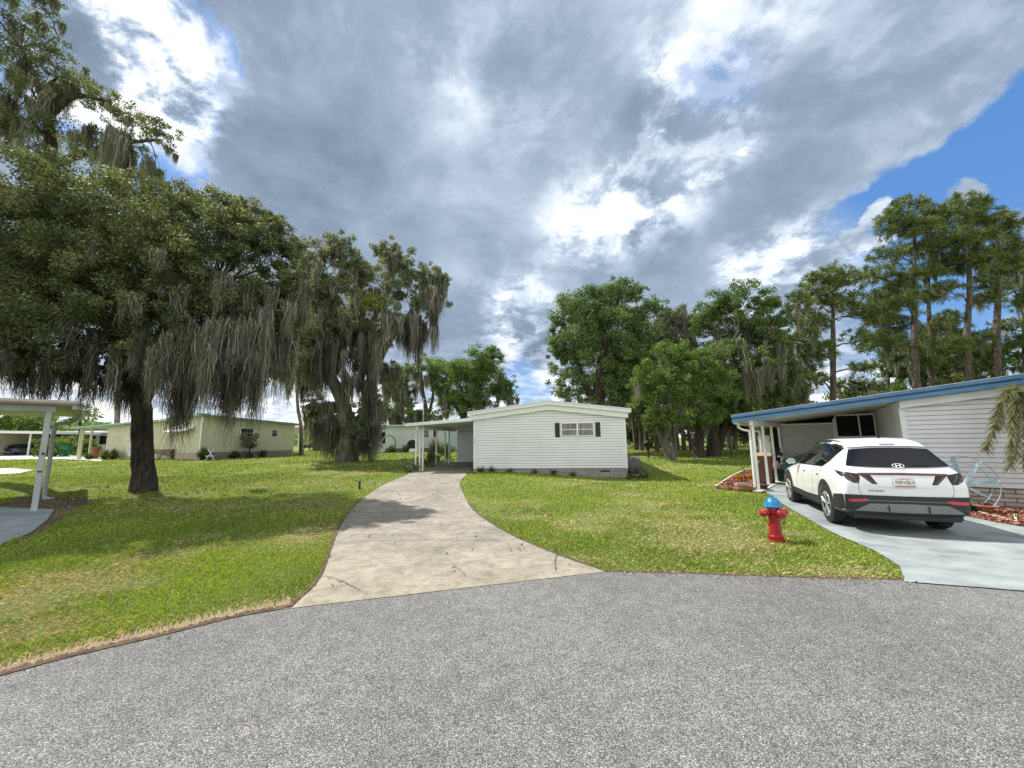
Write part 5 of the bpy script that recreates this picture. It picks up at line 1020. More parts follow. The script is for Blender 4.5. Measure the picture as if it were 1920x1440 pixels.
body = bpy.data.objects.new('body', bme); COL.objects.link(body); body.parent = car
def resamp(P, n):
    P = np.array(P, float); s = np.r_[0, np.cumsum(np.linalg.norm(np.diff(P, axis=0), axis=1))]; u = np.linspace(0, s[-1], n); return np.stack([np.interp(u, s, P[:, i]) for i in range(P.shape[1])], -1)
def patch(name, top, bot, view, m, parent=car, off=.004, n=28, r=8, smooth=True, thick=0):
    """a skin laid on the body between two curves; view 'L','R' (y,z), 'B' (x,z) from behind, 'T' (x,y) from above, 'F' front"""
    A_, B2 = resamp(top, n), resamp(bot, n); V, F = [], []
    for j in range(r+1):
        for i in range(n):
            a, b_ = A_[i]*(1-j/r)+B2[i]*j/r
            o, d = {'L': ((-2.5, a, b_), (1, 0, 0)), 'R': ((2.5, a, b_), (-1, 0, 0)), 'B': ((a, -3, b_), (0, 1, 0)), 'T': ((a, b_, 3), (0, 0, -1)), 'F': ((a, 6, b_), (0, -1, 0))}[view]
            h, nn_, _, _ = BV.ray_cast(Vector(o), Vector(d)); 
            q_ = 0
            while h is None and q_ < 40:
                q_ += 1; h, nn_, _, _ = BV.ray_cast(Vector(o)-Vector((0, 0, .01*q_)), Vector(d))
            if h is None: h, nn_, _, _ = BV.find_nearest(Vector(o)+Vector(d)*2.0)
            if nn_.dot(Vector(d)) > 0: nn_ = -nn_
            V.append(h+nn_*off)
    F = [(j*n+i, j*n+i+1, (j+1)*n+i+1, (j+1)*n+i) for j in range(r) for i in range(n-1)]
    if thick:
        N0 = len(V); 
        mbp = MB(); mbp.add(V, F); return mbp.build(name, m, parent, smooth=smooth)
    mbp = MB(); mbp.add(V, F); return mbp.build(name, m, parent, smooth=smooth)
for s_ in 'LR':
    # glasshouse
    patch('side_window', [(-.10, 1.37), (.12, 1.49), (.45, 1.535), (.78, 1.545)], [(-.10, 1.31), (.2, 1.10), (.5, 1.085), (.78, 1.08)], s_, CGLASS, n=18)
    patch('side_window', [(.84, 1.545), (1.2, 1.525), (1.5, 1.46), (1.75, 1.36)], [(.84, 1.08), (1.2, 1.07), (1.6, 1.06), (1.75, 1.055)], s_, CGLASS, n=18)
    patch('side_window', [(1.79, 1.34), (1.95, 1.25), (2.12, 1.12)], [(1.79, 1.055), (1.95, 1.05), (2.12, 1.045)], s_, CGLASS, n=8)
    patch('quarter_window', [(-.30, 1.43), (-.2, 1.47), (.09, 1.50)], [(-.30, 1.40), (-.15, 1.31), (.09, 1.17)], s_, CGLASS, n=10, off=.003)
    patch('window_surround', [(-.36, 1.46), (0, 1.545), (.5, 1.575), (1.1, 1.565), (1.6, 1.45), (2.25, 1.09)], [(-.36, 1.43), (-.05, 1.19), (.25, 1.075), (1.1, 1.055), (1.6, 1.045), (2.25, 1.03)], s_, BLK, off=.0015, n=40)
    # cladding
    patch('sill_cladding', [(.40, .47), (1.3, .44), (2.36, .47)], [(.40, .30), (1.3, .295), (2.36, .30)], s_, CLAD, off=.006, n=24)
    for wy in (0, 2.755):
        arc = lambda r_: [(wy+r_*math.cos(a), .37+r_*math.sin(a)) for a in [math.pi*(1.0-1.0*i/24) for i in range(25)]]
        patch('arch_cladding', arc(.475), arc(.412), s_, CLAD, off=.012, n=40, r=6)
    for (y0, z0, y1, z1, y2, z2) in [(.83, 1.07, .80, .7, .95, .47), (1.98, 1.03, 2.02, .75, 2.0, .48)]:
        patch('door_gap', [(y0-.004, z0), (y1-.004, z1), (y2-.004, z2)], [(y0+.004, z0), (y1+.004, z1), (y2+.004, z2)], s_, BLK, off=.0022, n=14, r=1)
    patch('door_gap', [(.26, 1.10), (.30, .95), (.44, .78), (.46, .62)], [(.268, 1.10), (.308, .95), (.448, .78), (.468, .62)], s_, BLK, off=.0022, n=14, r=1)
    sg = -1 if s_ == 'L' else 1
    for y in (.46, 1.42):
        h = BV.ray_cast(Vector((sg*2.5, y, .93)), Vector((-sg, 0, 0)))[0]; mb = MB(); mb.tube([(h.x-sg*.005, y-.09, .93), (h.x+sg*.03, y-.07, .933), (h.x+sg*.032, y+.07, .933), (h.x-sg*.005, y+.09, .93)], .013, 8); mb.build('door_handle', PAINT, car, smooth=True)
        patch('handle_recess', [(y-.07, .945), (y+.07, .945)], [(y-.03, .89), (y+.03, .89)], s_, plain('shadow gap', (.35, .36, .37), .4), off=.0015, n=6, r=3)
    patch('bumper_side', [(-.86, .665), (-.5, .62)], [(-.84, .35), (-.44, .37)], s_, CLAD, off=.011, n=12, r=6)
    # mirror
    mo = MB(); mo.box(-.10, .10, -.055, .055, -.065, .075); m_o = mo.build('mirror', PAINT, car, .04, True, 4); m_o.location = (sg*1.01, 1.93, 1.09)
    mo = MB(); mo.box(-.085, .085, -.062, -.0555, -.05, .055); mo.build('mirror_glass', ALU, m_o, .01)
    mo = MB(); mo.box(-.13 if sg > 0 else -.02, .02 if sg > 0 else .13, -.03, .03, -.075, -.045); mo.build('mirror_arm', BLK, m_o, .01)
    # roof rail
    rp_ = []
    for y in np.linspace(-.25, 1.45, 12):
        h = BV.ray_cast(Vector((sg*.565, y, 3)), Vector((0, 0, -1)))[0]; rp_.append((sg*.565, y, h.z+.045*math.sin(math.pi*min(1, max(0, (y+.25)/1.7)))**.35-.005))
    mb = MB(); mb.tube(rp_, .017, 8); mb.build('roof_rail', BLK, car, smooth=True)
    # rear lamps wrapping the corner
    q = lambda pts: [(sg*a, b_) for a, b_ in pts]
    patch('taillight', q([(.86, 1.05), (.79, 1.045), (.70, 1.03), (.62, 1.02)]), q([(.86, .985), (.83, .92), (.73, .86), (.66, .86)]), 'B', BLK, off=.004, n=16)
    for (a, b_, c, d_) in [((.885, 1.01), (.845, 1.015), (.76, .875), (.73, .88)), ((.79, 1.005), (.75, 1.01), (.69, .88), (.67, .88))]:
        patch('lamp_segment', q([a, c]), q([b_, d_]), 'B', REDL, off=.007, n=8, r=3)
    patch('lamp_segment', q([(.63, 1.01), (.47, 1.01)]), q([(.46, .85), (.385, .85)]), 'B', BLK, off=.004, n=8, r=6)
    patch('lamp_segment', q([(.60, .985), (.56, .985)]), q([(.45, .865), (.42, .865)]), 'B', REDL, off=.007, n=8, r=6)
    patch('taillight', [(-.845, 1.035), (-.68, 1.05), (-.50, 1.06)], [(-.845, .96), (-.68, 1.0), (-.50, 1.05)], s_, BLK, off=.004, n=12, r=4)
    # bumper reflector
    patch('reflector', q([(.84, .585), (.70, .59), (.60, .60), (.54, .59)]), q([(.84, .54), (.72, .54), (.62, .545), (.54, .575)]), 'B', REDB, off=.014, n=12, r=3)
rw = patch('rear_window', [(-.60, 1.435), (-.3, 1.46), (0, 1.465), (.3, 1.46), (.60, 1.435)], [(-.755, 1.15), (-.4, 1.13), (0, 1.125), (.4, 1.13), (.755, 1.15)], 'B', CGLASS, off=.013, n=40, r=24)
patch('spoiler', [(-.60, 1.60), (0, 1.62), (.60, 1.60)], [(-.60, 1.455), (-.3, 1.48), (0, 1.485), (.3, 1.48), (.60, 1.455)], 'B', PAINT, off=.035, n=30, r=5)
patch('brake_light', [(-.12, 1.515), (.12, 1.515)], [(-.12, 1.50), (.12, 1.50)], 'B', REDL, off=.040, n=6, r=1)
patch('light_bar', [(-.64, 1.035), (0, 1.045), (.64, 1.035)], [(-.64, 1.00), (0, 1.005), (.64, 1.00)], 'B', REDL, off=.008, n=30, r=2)
patch('bumper_cladding', [(-.885, .665), (-.6, .66), (0, .655), (.6, .66), (.885, .665)], [(-.86, .325), (-.6, .325), (0, .325), (.6, .325), (.86, .325)], 'B', CLAD, off=.012, n=44, r=8)
patch('skid_plate', [(-.55, .52), (0, .53), (.55, .52)], [(-.78, .40), (0, .39), (.78, .40)], 'B', SILV, off=.026, n=30, r=5)
patch('chrome_strip', [(-.60, .575), (0, .578), (.60, .575)], [(-.60, .565), (0, .567), (.60, .565)], 'B', SILV, off=.02, n=30, r=1)
for x in (-.28, .28): patch('diffuser_fin', [(x-.01, .50), (x+.01, .50)], [(x-.012, .405), (x+.012, .405)], 'B', BLK, off=.045, n=3, r=4)
for sg in (-1, 1): patch('tailgate_gap', [(sg*.62, .97), (sg*.66, .86), (sg*.67, .76), (sg*.64, .66)], [(sg*.626, .97), (sg*.666, .86), (sg*.676, .76), (sg*.646, .66)], 'B', BLK, off=.0022, n=14, r=1)
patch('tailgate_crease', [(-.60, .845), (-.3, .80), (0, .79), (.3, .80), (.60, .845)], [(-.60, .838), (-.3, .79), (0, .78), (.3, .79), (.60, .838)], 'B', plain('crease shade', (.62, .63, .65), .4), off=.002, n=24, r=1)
patch('windshield', [(-.62, 1.55), (0, 1.60), (.62, 1.55)], [(-.78, 1.08), (0, 1.12), (.78, 1.08)], 'F', CGLASS, n=24)
patch('roof_panel_gap', [(-.45, .1), (.45, .1)], [(-.45, .112), (.45, .112)], 'T', BLK, off=.002, n=8, r=1)
h = BV.ray_cast(Vector((0, -3, .885)), Vector((0, 1, 0)))[0]
PLT = mat('plate white', (.72, .74, .70), .4, .1, 20.); mb = MB(); mb.box(-.155, .155, -.006, .004, -.078, .078); lp = mb.build('license_plate', PLT, car, .004); lp.location = (0, h.y-.02, .885); lp.rotation_euler = (R(-12), 0, 0)
GRN = plain('plate green', (.02, .17, .10), .5); ORG = plain('plate orange', (.70, .25, .06), .5); RDT = plain('plate red', (.55, .05, .04), .5)
text_mesh('959', .085, 'plate_text', GRN, lp, (-.082, -.0085, -.002), (R(90), 0, 0), sx=.85); text_mesh('BLV', .085, 'plate_text', GRN, lp, (.085, -.0085, -.002), (R(90), 0, 0), sx=.85)
mb = MB(); mb.lathe([(.018, -.0095), (.018, -.0065)], 12, (.0, 0, -.002), 'y'); mb.build('plate_emblem', ORG, lp)
mb = MB(); mb.box(-.145, .145, -.0095, -.0065, -.073, -.055); mb.build('plate_band', RDT, lp); text_mesh('MYFLORIDA.COM', .025, 'plate_text', RDT, lp, (0, -.0085, .058), (R(90), 0, 0))
tb = plain('badge grey', (.10, .11, .12), .4, .5)
h = BV.ray_cast(Vector((-.42, -3, .735)), Vector((0, 1, 0)))[0]; text_mesh('TUCSON', .042, 'badge', tb, car, (-.42, h.y-.006, .735), (R(90), 0, 0), .002, 1.35)
# oval emblem with a slanted H on the rear glass
hN = BV.ray_cast(Vector((0, -3, 1.165)), Vector((0, 1, 0))); emp = hN[0]; tilt = math.atan2(BV.ray_cast(Vector((0, -3, 1.20)), Vector((0, 1, 0)))[0].y-emp.y, .035)
mb = MB(); pr_ = [(.085*math.cos(2*math.pi*i/32), 0, .042*math.sin(2*math.pi*i/32)) for i in range(33)]; mb.tube(pr_, .0055, 6)
mb.tube([(-.035, 0, -.030), (-.028, 0, -.005), (-.030, 0, .032)], .0065, 6); mb.tube([(.030, 0, -.032), (.028, 0, .005), (.035, 0, .030)], .0065, 6); mb.tube([(-.030, 0, -.006), (0, 0, .002), (.030, 0, .006)], .006, 6)
em = mb.build('emblem', TRIM, rw, smooth=True); em.location = (0, emp.y-.024, 1.165); em.rotation_euler = (-tilt, 0, 0)
mb = MB(); wa = BV.ray_cast(Vector((.05, -3, 1.18)), Vector((0, 1, 0)))[0]; mb.tube([(.0, emp.y-.03, 1.13), (.25, wa.y-.02, 1.18), (.45, wa.y-.015, 1.18)], .008, 6); mb.build('wiper', BLK, rw)
mb = MB(); hf_ = BV.ray_cast(Vector((0, -.2, 3)), Vector((0, 0, -1)))[0]; mb.hexa([(-.025, -.25, hf_.z-.01), (.025, -.25, hf_.z-.01), (.012, -.08, hf_.z-.01), (-.012, -.08, hf_.z-.01), (-.006, -.27, hf_.z+.06), (.006, -.27, hf_.z+.06), (.004, -.2, hf_.z+.055), (-.004, -.2, hf_.z+.055)]); mb.build('antenna_fin', BLK, car, .004)
mb = MB(); mb.box(-.80, .80, -.84, -.45, .24, .37); mb.build('valance', BLK, car, .03); mb = MB(); mb.box(-.78, .78, -.44, 3.3, .22, .3); mb.build('underbody', BLK, car)
def wheel(sg, y):
    w = thing('wheel', '', ''); del w['label']; del w['category']; w.parent = car; w.location = (sg*.815, y, .367)
    mb = MB(); mb.lathe([(.235, -.11), (.30, -.118), (.355, -.105), (.367, -.07), (.367, .07), (.355, .105), (.30, .118), (.235, .11)], 36, (0, 0, 0), 'x'); mb.build('tyre', RUB, w, smooth=True)
    mb = MB(); mb.lathe([(.238, sg*-.10), (.243, sg*.112), (.225, sg*.117), (.216, sg*.09), (.216, sg*-.05), (.10, sg*-.05), (.09, sg*-.052)], 32, (0, 0, 0), 'x')
    mb.build('rim_barrel', CLAD, w, smooth=True); mb = MB(); mb.lathe([(.236, sg*.105), (.243, sg*.113), (.236, sg*.119), (.218, sg*.112)], 32, (0, 0, 0), 'x') if 0 else mb.tube([(sg*.112, .230*math.cos(q_), .230*math.sin(q_)) for q_ in np.linspace(0, 2*math.pi, 33)], .009, 6)
    for k in range(5):
        a = 2*math.pi*k/5+.3
        for da in (-.16, .16):
            c_, s2 = math.cos(a), math.sin(a); c2, s3 = math.cos(a+da), math.sin(a+da)
            pa = [Vector((sg*.085, .04*c_, .04*s2)), Vector((sg*.10, .13*math.cos(a+da*.6), .13*math.sin(a+da*.6))), Vector((sg*.112, .226*c2, .226*s3))]; mb.tube(pa, [.034, .024, .026], 6)
    mb.lathe([(.055, sg*.06), (.052, sg*.105), (.03, sg*.112), (.001, sg*.113)], 16, (0, 0, 0), 'x'); mb.build('rim', RIM, w, smooth=True)
    mb = MB(); mb.lathe([(.21, sg*-.02), (.21, sg*-.045)], 24, (0, 0, 0), 'x'); mb.build('brake_disc', CLAD, w)
for sg in (-1, 1):
    for y in (0, 2.755): wheel(sg, y)

# ------------------------------------------------------------------ fire hydrant
hp = G(1456, 1014); t = thing('fire_hydrant', 'red fire hydrant with a bright blue bonnet on the right lawn', 'fire hydrant', hp, R(15)); t.scale = (1.1, 1.1, .965)
HRED = mat('hydrant red', (.38, .008, .018), .32, .25, 8., .15, 30., coat=.4); HBLU = mat('hydrant blue', (.006, .20, .42), .35, .2, 8., .1, 30., coat=.4)
mb = MB(); mb.lathe([(.125, -.02), (.125, .012), (.10, .02), (.10, .03), (.098, .05), (.108, .055), (.108, .09), (.098, .095), (.088, .10), (.083, .16), (.08, .36), (.083, .46), (.10, .475), (.10, .50), (.083, .51), (.08, .545), (.095, .55), (.095, .565)], 28); mb.build('barrel', HRED, t, smooth=True)
mb = MB(); mb.lathe([(.135, .562), (.148, .575), (.145, .592), (.118, .602), (.108, .635), (.088, .675), (.055, .705), (.032, .718), (.028, .732), (.024, .76), (.018, .765)], 28); 
for k in range(8):
    a = k*math.pi/4; mb.tube([(.115*math.cos(a), .115*math.sin(a), .605), (.097*math.cos(a), .097*math.sin(a), .66), (.05*math.cos(a), .05*math.sin(a), .715)], .010, 6)
o = mb.build('bonnet', HBLU, t, smooth=True); o.scale = (.9, .9, 1)
def nozzle(ang, r, l, nm):
    mb = MB(); mb.lathe([(r*.8, .05), (r*.85, .09), (r, .10), (r, .115), (r*.9, .12), (r*.92, .16), (r*1.12, .165), (r*1.12, .19), (r*.8, .20), (r*.3, .205), (r*.3, .235), (.01, .24)], 20, (0, 0, 0), 'x')
    o = mb.build(nm, HRED, t, smooth=True); o.location = (0, 0, .475); o.rotation_euler = (0, 0, ang); return o
[setattr(nozzle(a_, .052, .2, 'side_nozzle'), 'scale', (1.15, 1, 1)) for a_ in (0, math.pi)]; o = nozzle(-math.pi/2, .072, .2, 'front_nozzle'); o.scale = (.8, 1, 1)
CHN = mat('rusty chain', (.16, .03, .03), .7, .4, 20.)
for sg in (-1, 1):
    mb = MB(); P_ = spline([(sg*.19, 0, .44), (sg*.17, -.02, .33), (sg*.135, -.03, .27), (sg*.115, -.03, .33), (sg*.09, -.02, .44)], 5)
    for i in range(len(P_)-1):
        a, b_ = P_[i], P_[i+1]; mb.tube([a, (a+b_)/2+Vector((0, .004*(-1)**i, 0)), b_], [.004, .009, .004], 5)
    mb.build('chain', CHN, t, smooth=True)
mb = MB()
for k in range(8):
    a = k*math.pi/4; mb.lathe([(.012, .03), (.012, .045)], 6, (.112*math.cos(a), .112*math.sin(a), -.014))
mb.build('bolt_ring', HRED, t)

# ------------------------------------------------------------------ garden things
TERR = mat('terracotta', (.40, .16, .09), .8, .25, 10., .2, 40.); ORP = mat('orange glazed', (.68, .22, .03), .5, .2, 6.); DPOT = mat('dark brown pot', (.055, .03, .025), .6, .2, 6.)
WOODL = mat('pale edging timber', (.60, .52, .38), .8, .2, 6., .2, 30.)
def pot(name, label, loc, r, h, m, plant=None, cat='flower pot', group=None, rim=1.12, seed=0, soil=True):
    z = float(H(loc[0], loc[1]))+.03; t = thing(name, label, cat, (loc[0], loc[1], z), 0, group)
    mb = MB(); mb.lathe([(r*.72, 0), (r*.9, h*.7), (r, h*.8), (r*rim, h*.82), (r*rim, h), (r*.9, h), (r*.85, h*.86), (.01, h*.86)], 24); mb.build('pot', m, t, smooth=True)
    if plant:
        r_ = np.random.default_rng(seed+300); V, F, T, cl_ = leaves(r_, [((0, 0, h+plant[0]*.5), plant[1], plant[0]*.55, None)], .05, .8, plant[2], clumps=10, cr=.3); mesh_np('plant', V, F, LEAF, t, T)
    return t
pp = lambda px, py: G(px, py)
q = pp(1386, 903); pot('orange_pot', 'orange glazed pot left of the young plant in the mulch bed', (q.x, q.y), .13, .19, ORP, (.10, .10, GREEN), seed=1)
q = pp(1408, 902); pot('orange_pot', 'orange glazed pot beside the front white carport post', (q.x, q.y), .14, .19, ORP, (.08, .1, GREEN), seed=2)
q = pp(1397, 900); pot('seedling_pot', 'small pot with a pale green young plant between the two orange pots', (q.x, q.y), .07, .16, TERR, (.34, .14, YEL), seed=3)
# woven planter with a box on it
q = pp(1399, 922); t = thing('woven_planter', 'round woven terracotta planter with a ribbed side in front of the orange pots', 'planter', (q.x, q.y+.12, .03))
WV = brickmat('woven clay', (.52, .24, .13), (.34, .15, .09), (.20, .09, .06), .05, .03, .004); mb = MB(); mb.lathe([(.20, 0), (.24, .06), (.235, .14), (.25, .15), (.25, .17), (.22, .17), (.21, .15), (.01, .14)], 28); mb.build('planter', WV, t, smooth=True)
t2 = tag(MB().box(-.21, .17, -.10, .10, 0, .05).box(-.19, .15, -.08, .08, .05, .075).build('paving_block', mat('grey block', (.34, .34, .32), .9, .2, 14., .2, 40.), None, .01), 'grey slab lying on top of the woven planter', 'slab'); t2.location = (q.x-.02, q.y+.12, .19); t2.rotation_euler = (0, 0, R(-8))
q = pp(1432, 920); pot('dark_pot', 'low dark brown planter against the foot of the front carport post', (q.x, q.y+.1), .20, .15, DPOT)
# rubbish bin
bp_ = Vector((9.02, 14.45, .03)); t = thing('rubbish_bin', 'brown wheeled rubbish bin between the carport posts', 'bin', bp_, R(-37))
BIN = mat('bin brown', (.15, .075, .045), .5, .15, 4.); mb = MB(); mb.hexa([(-.24, -.27, .04), (.24, -.27, .04), (.24, .27, .04), (-.24, .27, .04), (-.31, -.36, .98), (.31, -.36, .98), (.31, .36, .98), (-.31, .36, .98)]); mb.build('bin_body', BIN, t, .03)
mb = MB(); mb.hexa([(-.34, -.40, .985), (.34, -.40, .985), (.34, .40, .985), (-.34, .40, .985), (-.30, -.36, 1.06), (.30, -.36, 1.06), (.28, .34, 1.09), (-.28, .34, 1.09)]); mb.build('bin_lid', mat('bin lid tan', (.50, .38, .22), .5, .1, 4.), t, .02)
mb = MB(); mb.lathe([(.1, -.30), (.1, -.24)], 16, (0, .25, .1), 'x'); mb.lathe([(.1, .24), (.1, .30)], 16, (0, .25, .1), 'x'); mb.build('bin_wheel', BLK, t)
mb = MB(); mb.lathe([(.07, -.002), (.07, .0)], 16, (-.12, -.352, .80), 'y'); mb.build('logo', mat('logo white', (.4, .36, .3), .6), t)
# pink bag on a dark tub, wire stand
bq = hr(.30, 3.35); t = thing('storage_tub', 'dark tub between the second and third carport posts', 'tub', (bq[0], bq[1], .03), HRR); mb = MB(); mb.hexa([(-.2, -.2, 0), (.2, -.2, 0), (.2, .2, 0), (-.2, .2, 0), (-.24, -.24, .42), (.24, -.24, .42), (.24, .24, .42), (-.24, .24, .42)]); mb.build('tub_body', BLK, t, .02); mb = MB(); mb.box(-.26, .26, -.26, .26, .421, .45); mb.build('rim', CLAD, t, .01)
mb = MB(); mb.lathe([(.15, 0), (.20, .06), (.19, .20), (.13, .30), (.05, .36), (.03, .38)], 16); o = mb.build('pink_bag', mat('pink cloth', (.70, .22, .32), .8, .4, 14., .4, 12., col2=(.75, .55, .6)), None, smooth=True); tag(o, 'pink patterned bag standing on the dark tub in the carport', 'bag'); o.location = (bq[0], bq[1], .485)
mb = MB(); mb.lathe([(.03, 0), (.11, .05), (.14, .14), (.1, .22), (.03, .26)], 16); o = mb.build('black_helmet', BLK, None, smooth=True); tag(o, 'round black object resting on top of the pink bag', 'helmet'); o.location = (bq[0], bq[1], .868)
bq = hr(.36, 4.3); t = thing('plant_stand', 'white wire stand with black hanging plants at the last carport post', 'plant stand', (bq[0], bq[1], .03), HRR)
for z in (.12, .5, .9):
    mb = MB(); mb.tube([(.2*math.cos(a), .2*math.sin(a), z) for a in np.linspace(0, 2*math.pi, 20)], .012, 6); mb.build('shelf_ring', TRIM, t)
mb = MB(); [mb.tube([(.2*math.cos(a), .2*math.sin(a), 0), (.2*math.cos(a), .2*math.sin(a), 1.2)], .012, 6) for a in (0, 2.1, 4.2)]; mb.build('stand_leg', TRIM, t)
r_ = np.random.default_rng(5); V, F, T, _ = leaves(r_, [((0, 0, .35), .2, .25, None), ((0, 0, 1.0), .18, .22, None)], .05, 1., [(.02, .025, .02), (.04, .05, .03), (.07, .07, .05)], clumps=12); mesh_np('plant', V, F, LEAF, t, T)
# green boat-like cover by the lattice
gq = hr(1.35, 3.9); t = thing('covered_grill', 'large green covered shape standing against the white lattice behind the car', 'covered item', (gq[0], gq[1], .02), HRR)
GRC = mat('green tarp', (.05, .16, .12), .6, .25, 3., .3, 6.); mb = MB(); mb.hexa([(-1.05, -.35, 0), (1.0, -.35, 0), (1.0, .4, 0), (-1.05, .4, 0), (-.95, -.3, .75), (.9, -.3, 1.35), (.9, .35, 1.35), (-.95, .35, .75)]); mb.build('tarp', GRC, t, .14, True, 4); mb = MB(); mb.tube([(-1.06, -.36, .05), (1.01, -.36, .05)], .02, 6); mb.build('hem', GRC, t)
# edging boards and hose
def edging(label, pts, r=.022, name='garden_edging', m=WOODL, cat='edging'):
    mb = MB()
    for a, b_ in zip(pts[:-1], pts[1:]):
        a, b_ = Vector((a[0], a[1], float(H(a[0], a[1]))+.05)), Vector((b_[0], b_[1], float(H(b_[0], b_[1]))+.05)); d = (b_-a).normalized(); s_ = Vector((-d.y, d.x, 0))*r; u_ = Vector((0, 0, .045)); mb.hexa([a-s_-u_, b_-s_-u_, b_+s_-u_, a+s_-u_, a-s_+u_*.6, b_-s_+u_*.6, b_+s_+u_*.6, a+s_+u_*.6])
    return tag(mb.build(name, m), label, cat)
edging('pale timber edging around the left side of the carport mulch bed', P2([(1342, 915), (1374, 894), (1398, 883), (1424, 879)]), .035)
edging('long pale edging strip across the mulch bed at the right edge', P2([(1808, 955), (1850, 969), (1905, 983)]), .018); edging('short pale edging stub at the right end of the mulch bed', P2([(1906, 984), (1904, 968)]), .018)
# small solar light at the bed's end
q = pp(1906, 976); t = thing('solar_light', 'small black solar light in the mulch bed at the right edge', 'garden light', (q.x, q.y, q.z+.03)); mb = MB(); mb.tube([(0, 0, 0), (0, 0, .13)], .008, 6); mb.build('stake', BLK, t); mb = MB(); mb.lathe([(.015, .12), (.05, .13), (.055, .15), (.02, .17)], 14); mb.build('lamp_head', BLK, t, smooth=True)
# clay urn with brim and dry plant
q = pp(1851, 966); t = thing('clay_urn', 'wide-brimmed terracotta urn with a black dried plant in the mulch bed', 'flower pot', (q.x, q.y, q.z+.03)); mb = MB(); mb.lathe([(.07, 0), (.085, .02), (.10, .14), (.11, .155), (.20, .165), (.205, .185), (.10, .185), (.08, .16), (.01, .15)], 24); mb.build('pot', TERR, t, smooth=True)
r_ = np.random.default_rng(6); V, F, T, _ = leaves(r_, [((.01, 0, .20), .09, .05, None)], .035, 1., [(.012, .012, .012), (.02, .018, .018), (.04, .03, .03)], clumps=8); mesh_np('plant', V, F, LEAF, t, T)
# metal wind wheel ornament
wq = D(1812, 942, 9.35); t = thing('wind_wheel', 'large pale blue metal wind wheel ornament leaning by the grey wall', 'wind wheel', (wq.x, wq.y, float(H(wq.x, wq.y))+.03), HRR+R(18))
WB = mat('pale blue metal', (.33, .46, .50), .4, .2, 5., metal=.3); hub = Vector((0, 0, .60)); RR = .66
mb = MB(); mb.tube([hub+Vector((RR*math.cos(a), .02, RR*math.sin(a))) for a in np.linspace(0, 2*math.pi, 49)], .010, 6); mb.tube([hub+Vector((RR*.74*math.cos(a), -.02, RR*.74*math.sin(a))) for a in np.linspace(0, 2*math.pi, 49)], .008, 6); wr = mb.build('ring', WB, t, smooth=True)
for k in range(8):
    a = .18+k*math.pi/4; c_, s2 = math.cos(a), math.sin(a); pn_ = Vector((-s2, 0, c_)); dv = Vector((c_, 0, s2))
    p0_, p1_, p2_, p3_ = hub+dv*.04, hub+dv*.26, hub+dv*.58, hub+dv*RR
    mb = MB(); w0, w1, w2 = .016, .034, .050 if k % 2 == 0 else .014; y_ = Vector((0, .012, 0))
    V = []
    for p_, w_ in ((p0_, w0), (p1_, w1), (p2_, w2), (p3_, .012)):
        V += [p_-pn_*w_-y_, p_+pn_*w_+y_*1.2, p_+pn_*w_+y_*2, p_-pn_*w_-y_*.2]
    F = [(4*i+j, 4*i+(j+1) % 4, 4*i+4+(j+1) % 4, 4*i+4+j) for i in range(3) for j in range(4)]+[(0, 1, 2, 3), (12, 13, 14, 15)]; mb.add(V, F); mb.build('blade', WB, t)
mb = MB(); mb.lathe([(.05, -.05), (.06, 0), (.03, .04)], 14, hub, 'y'); mb.build('hub', WB, t, smooth=True)
mb = MB(); mb.tube(spline([hub, hub+Vector((.06, .03, -.3)), hub+Vector((.10, .0, -.50)), hub+Vector((.2, -.05, -.57)), hub+Vector((.22, -.06, -.62))], 5), .022, 8); mb.build('stand', WB, t, smooth=True)
q = pp(1822, 962); tuft('garden_plant', 'dark green low plant at the foot of the wind wheel', (q.x, q.y, q.z+.03), .24, 70, [(.02, .08, .05), (.03, .10, .07), (.05, .12, .08)], 140)
# lamps along the driveway
for px, py, lb in [(674, 917, 'short black path light in the left lawn beside the driveway'), (885, 884, 'short black path light where the driveway meets the white house')]:
    q = pp(px, py); t = thing('path_light', lb, 'path light', q); mb = MB(); mb.lathe([(.035, -.02), (.035, .20), (.03, .21)], 12); mb.build('post', BLK, t, smooth=True); mb = MB(); mb.lathe([(.03, .211), (.03, .235), (.048, .24), (.048, .265), (.01, .275)], 12); mb.build('lamp_head', BLK, t, smooth=True)
q = Vector((*D(1216, 858, 27)[:2], 0)); z_ = float(H(q.x, q.y)); t = thing('bird_feeder', 'dark bird feeder post on the lawn right of the white house', 'bird feeder', (q.x, q.y, z_)); mb = MB(); mb.tube([(0, 0, -.05), (0, 0, .7)], .05, 8); mb.build('post', BARK, t); mb = MB(); mb.box(-.25, .25, -.2, .2, .7, .76); mb.poly_y([(-.3, .95), (.3, .95), (0, 1.15)], -.25, .25); mb.box(-.18, .18, -.14, .14, .76, .95); mb.build('feeder_box', BARK, t)
q = Vector((*D(1371, 858, 26)[:2], 0)); z_ = float(H(q.x, q.y)); mb = MB(); mb.tube([(0, 0, -.05), (.03, 0, .5), (.0, 0, .95)], [.05, .04, .03], 7); mb.tube([(0, 0, .7), (.1, .0, 1.0)], [.03, .02], 5); o = mb.build('small_stump_post', BARK); tag(o, 'short crooked post on the far right lawn near the blue carport', 'post'); o.location = (q.x, q.y, z_)
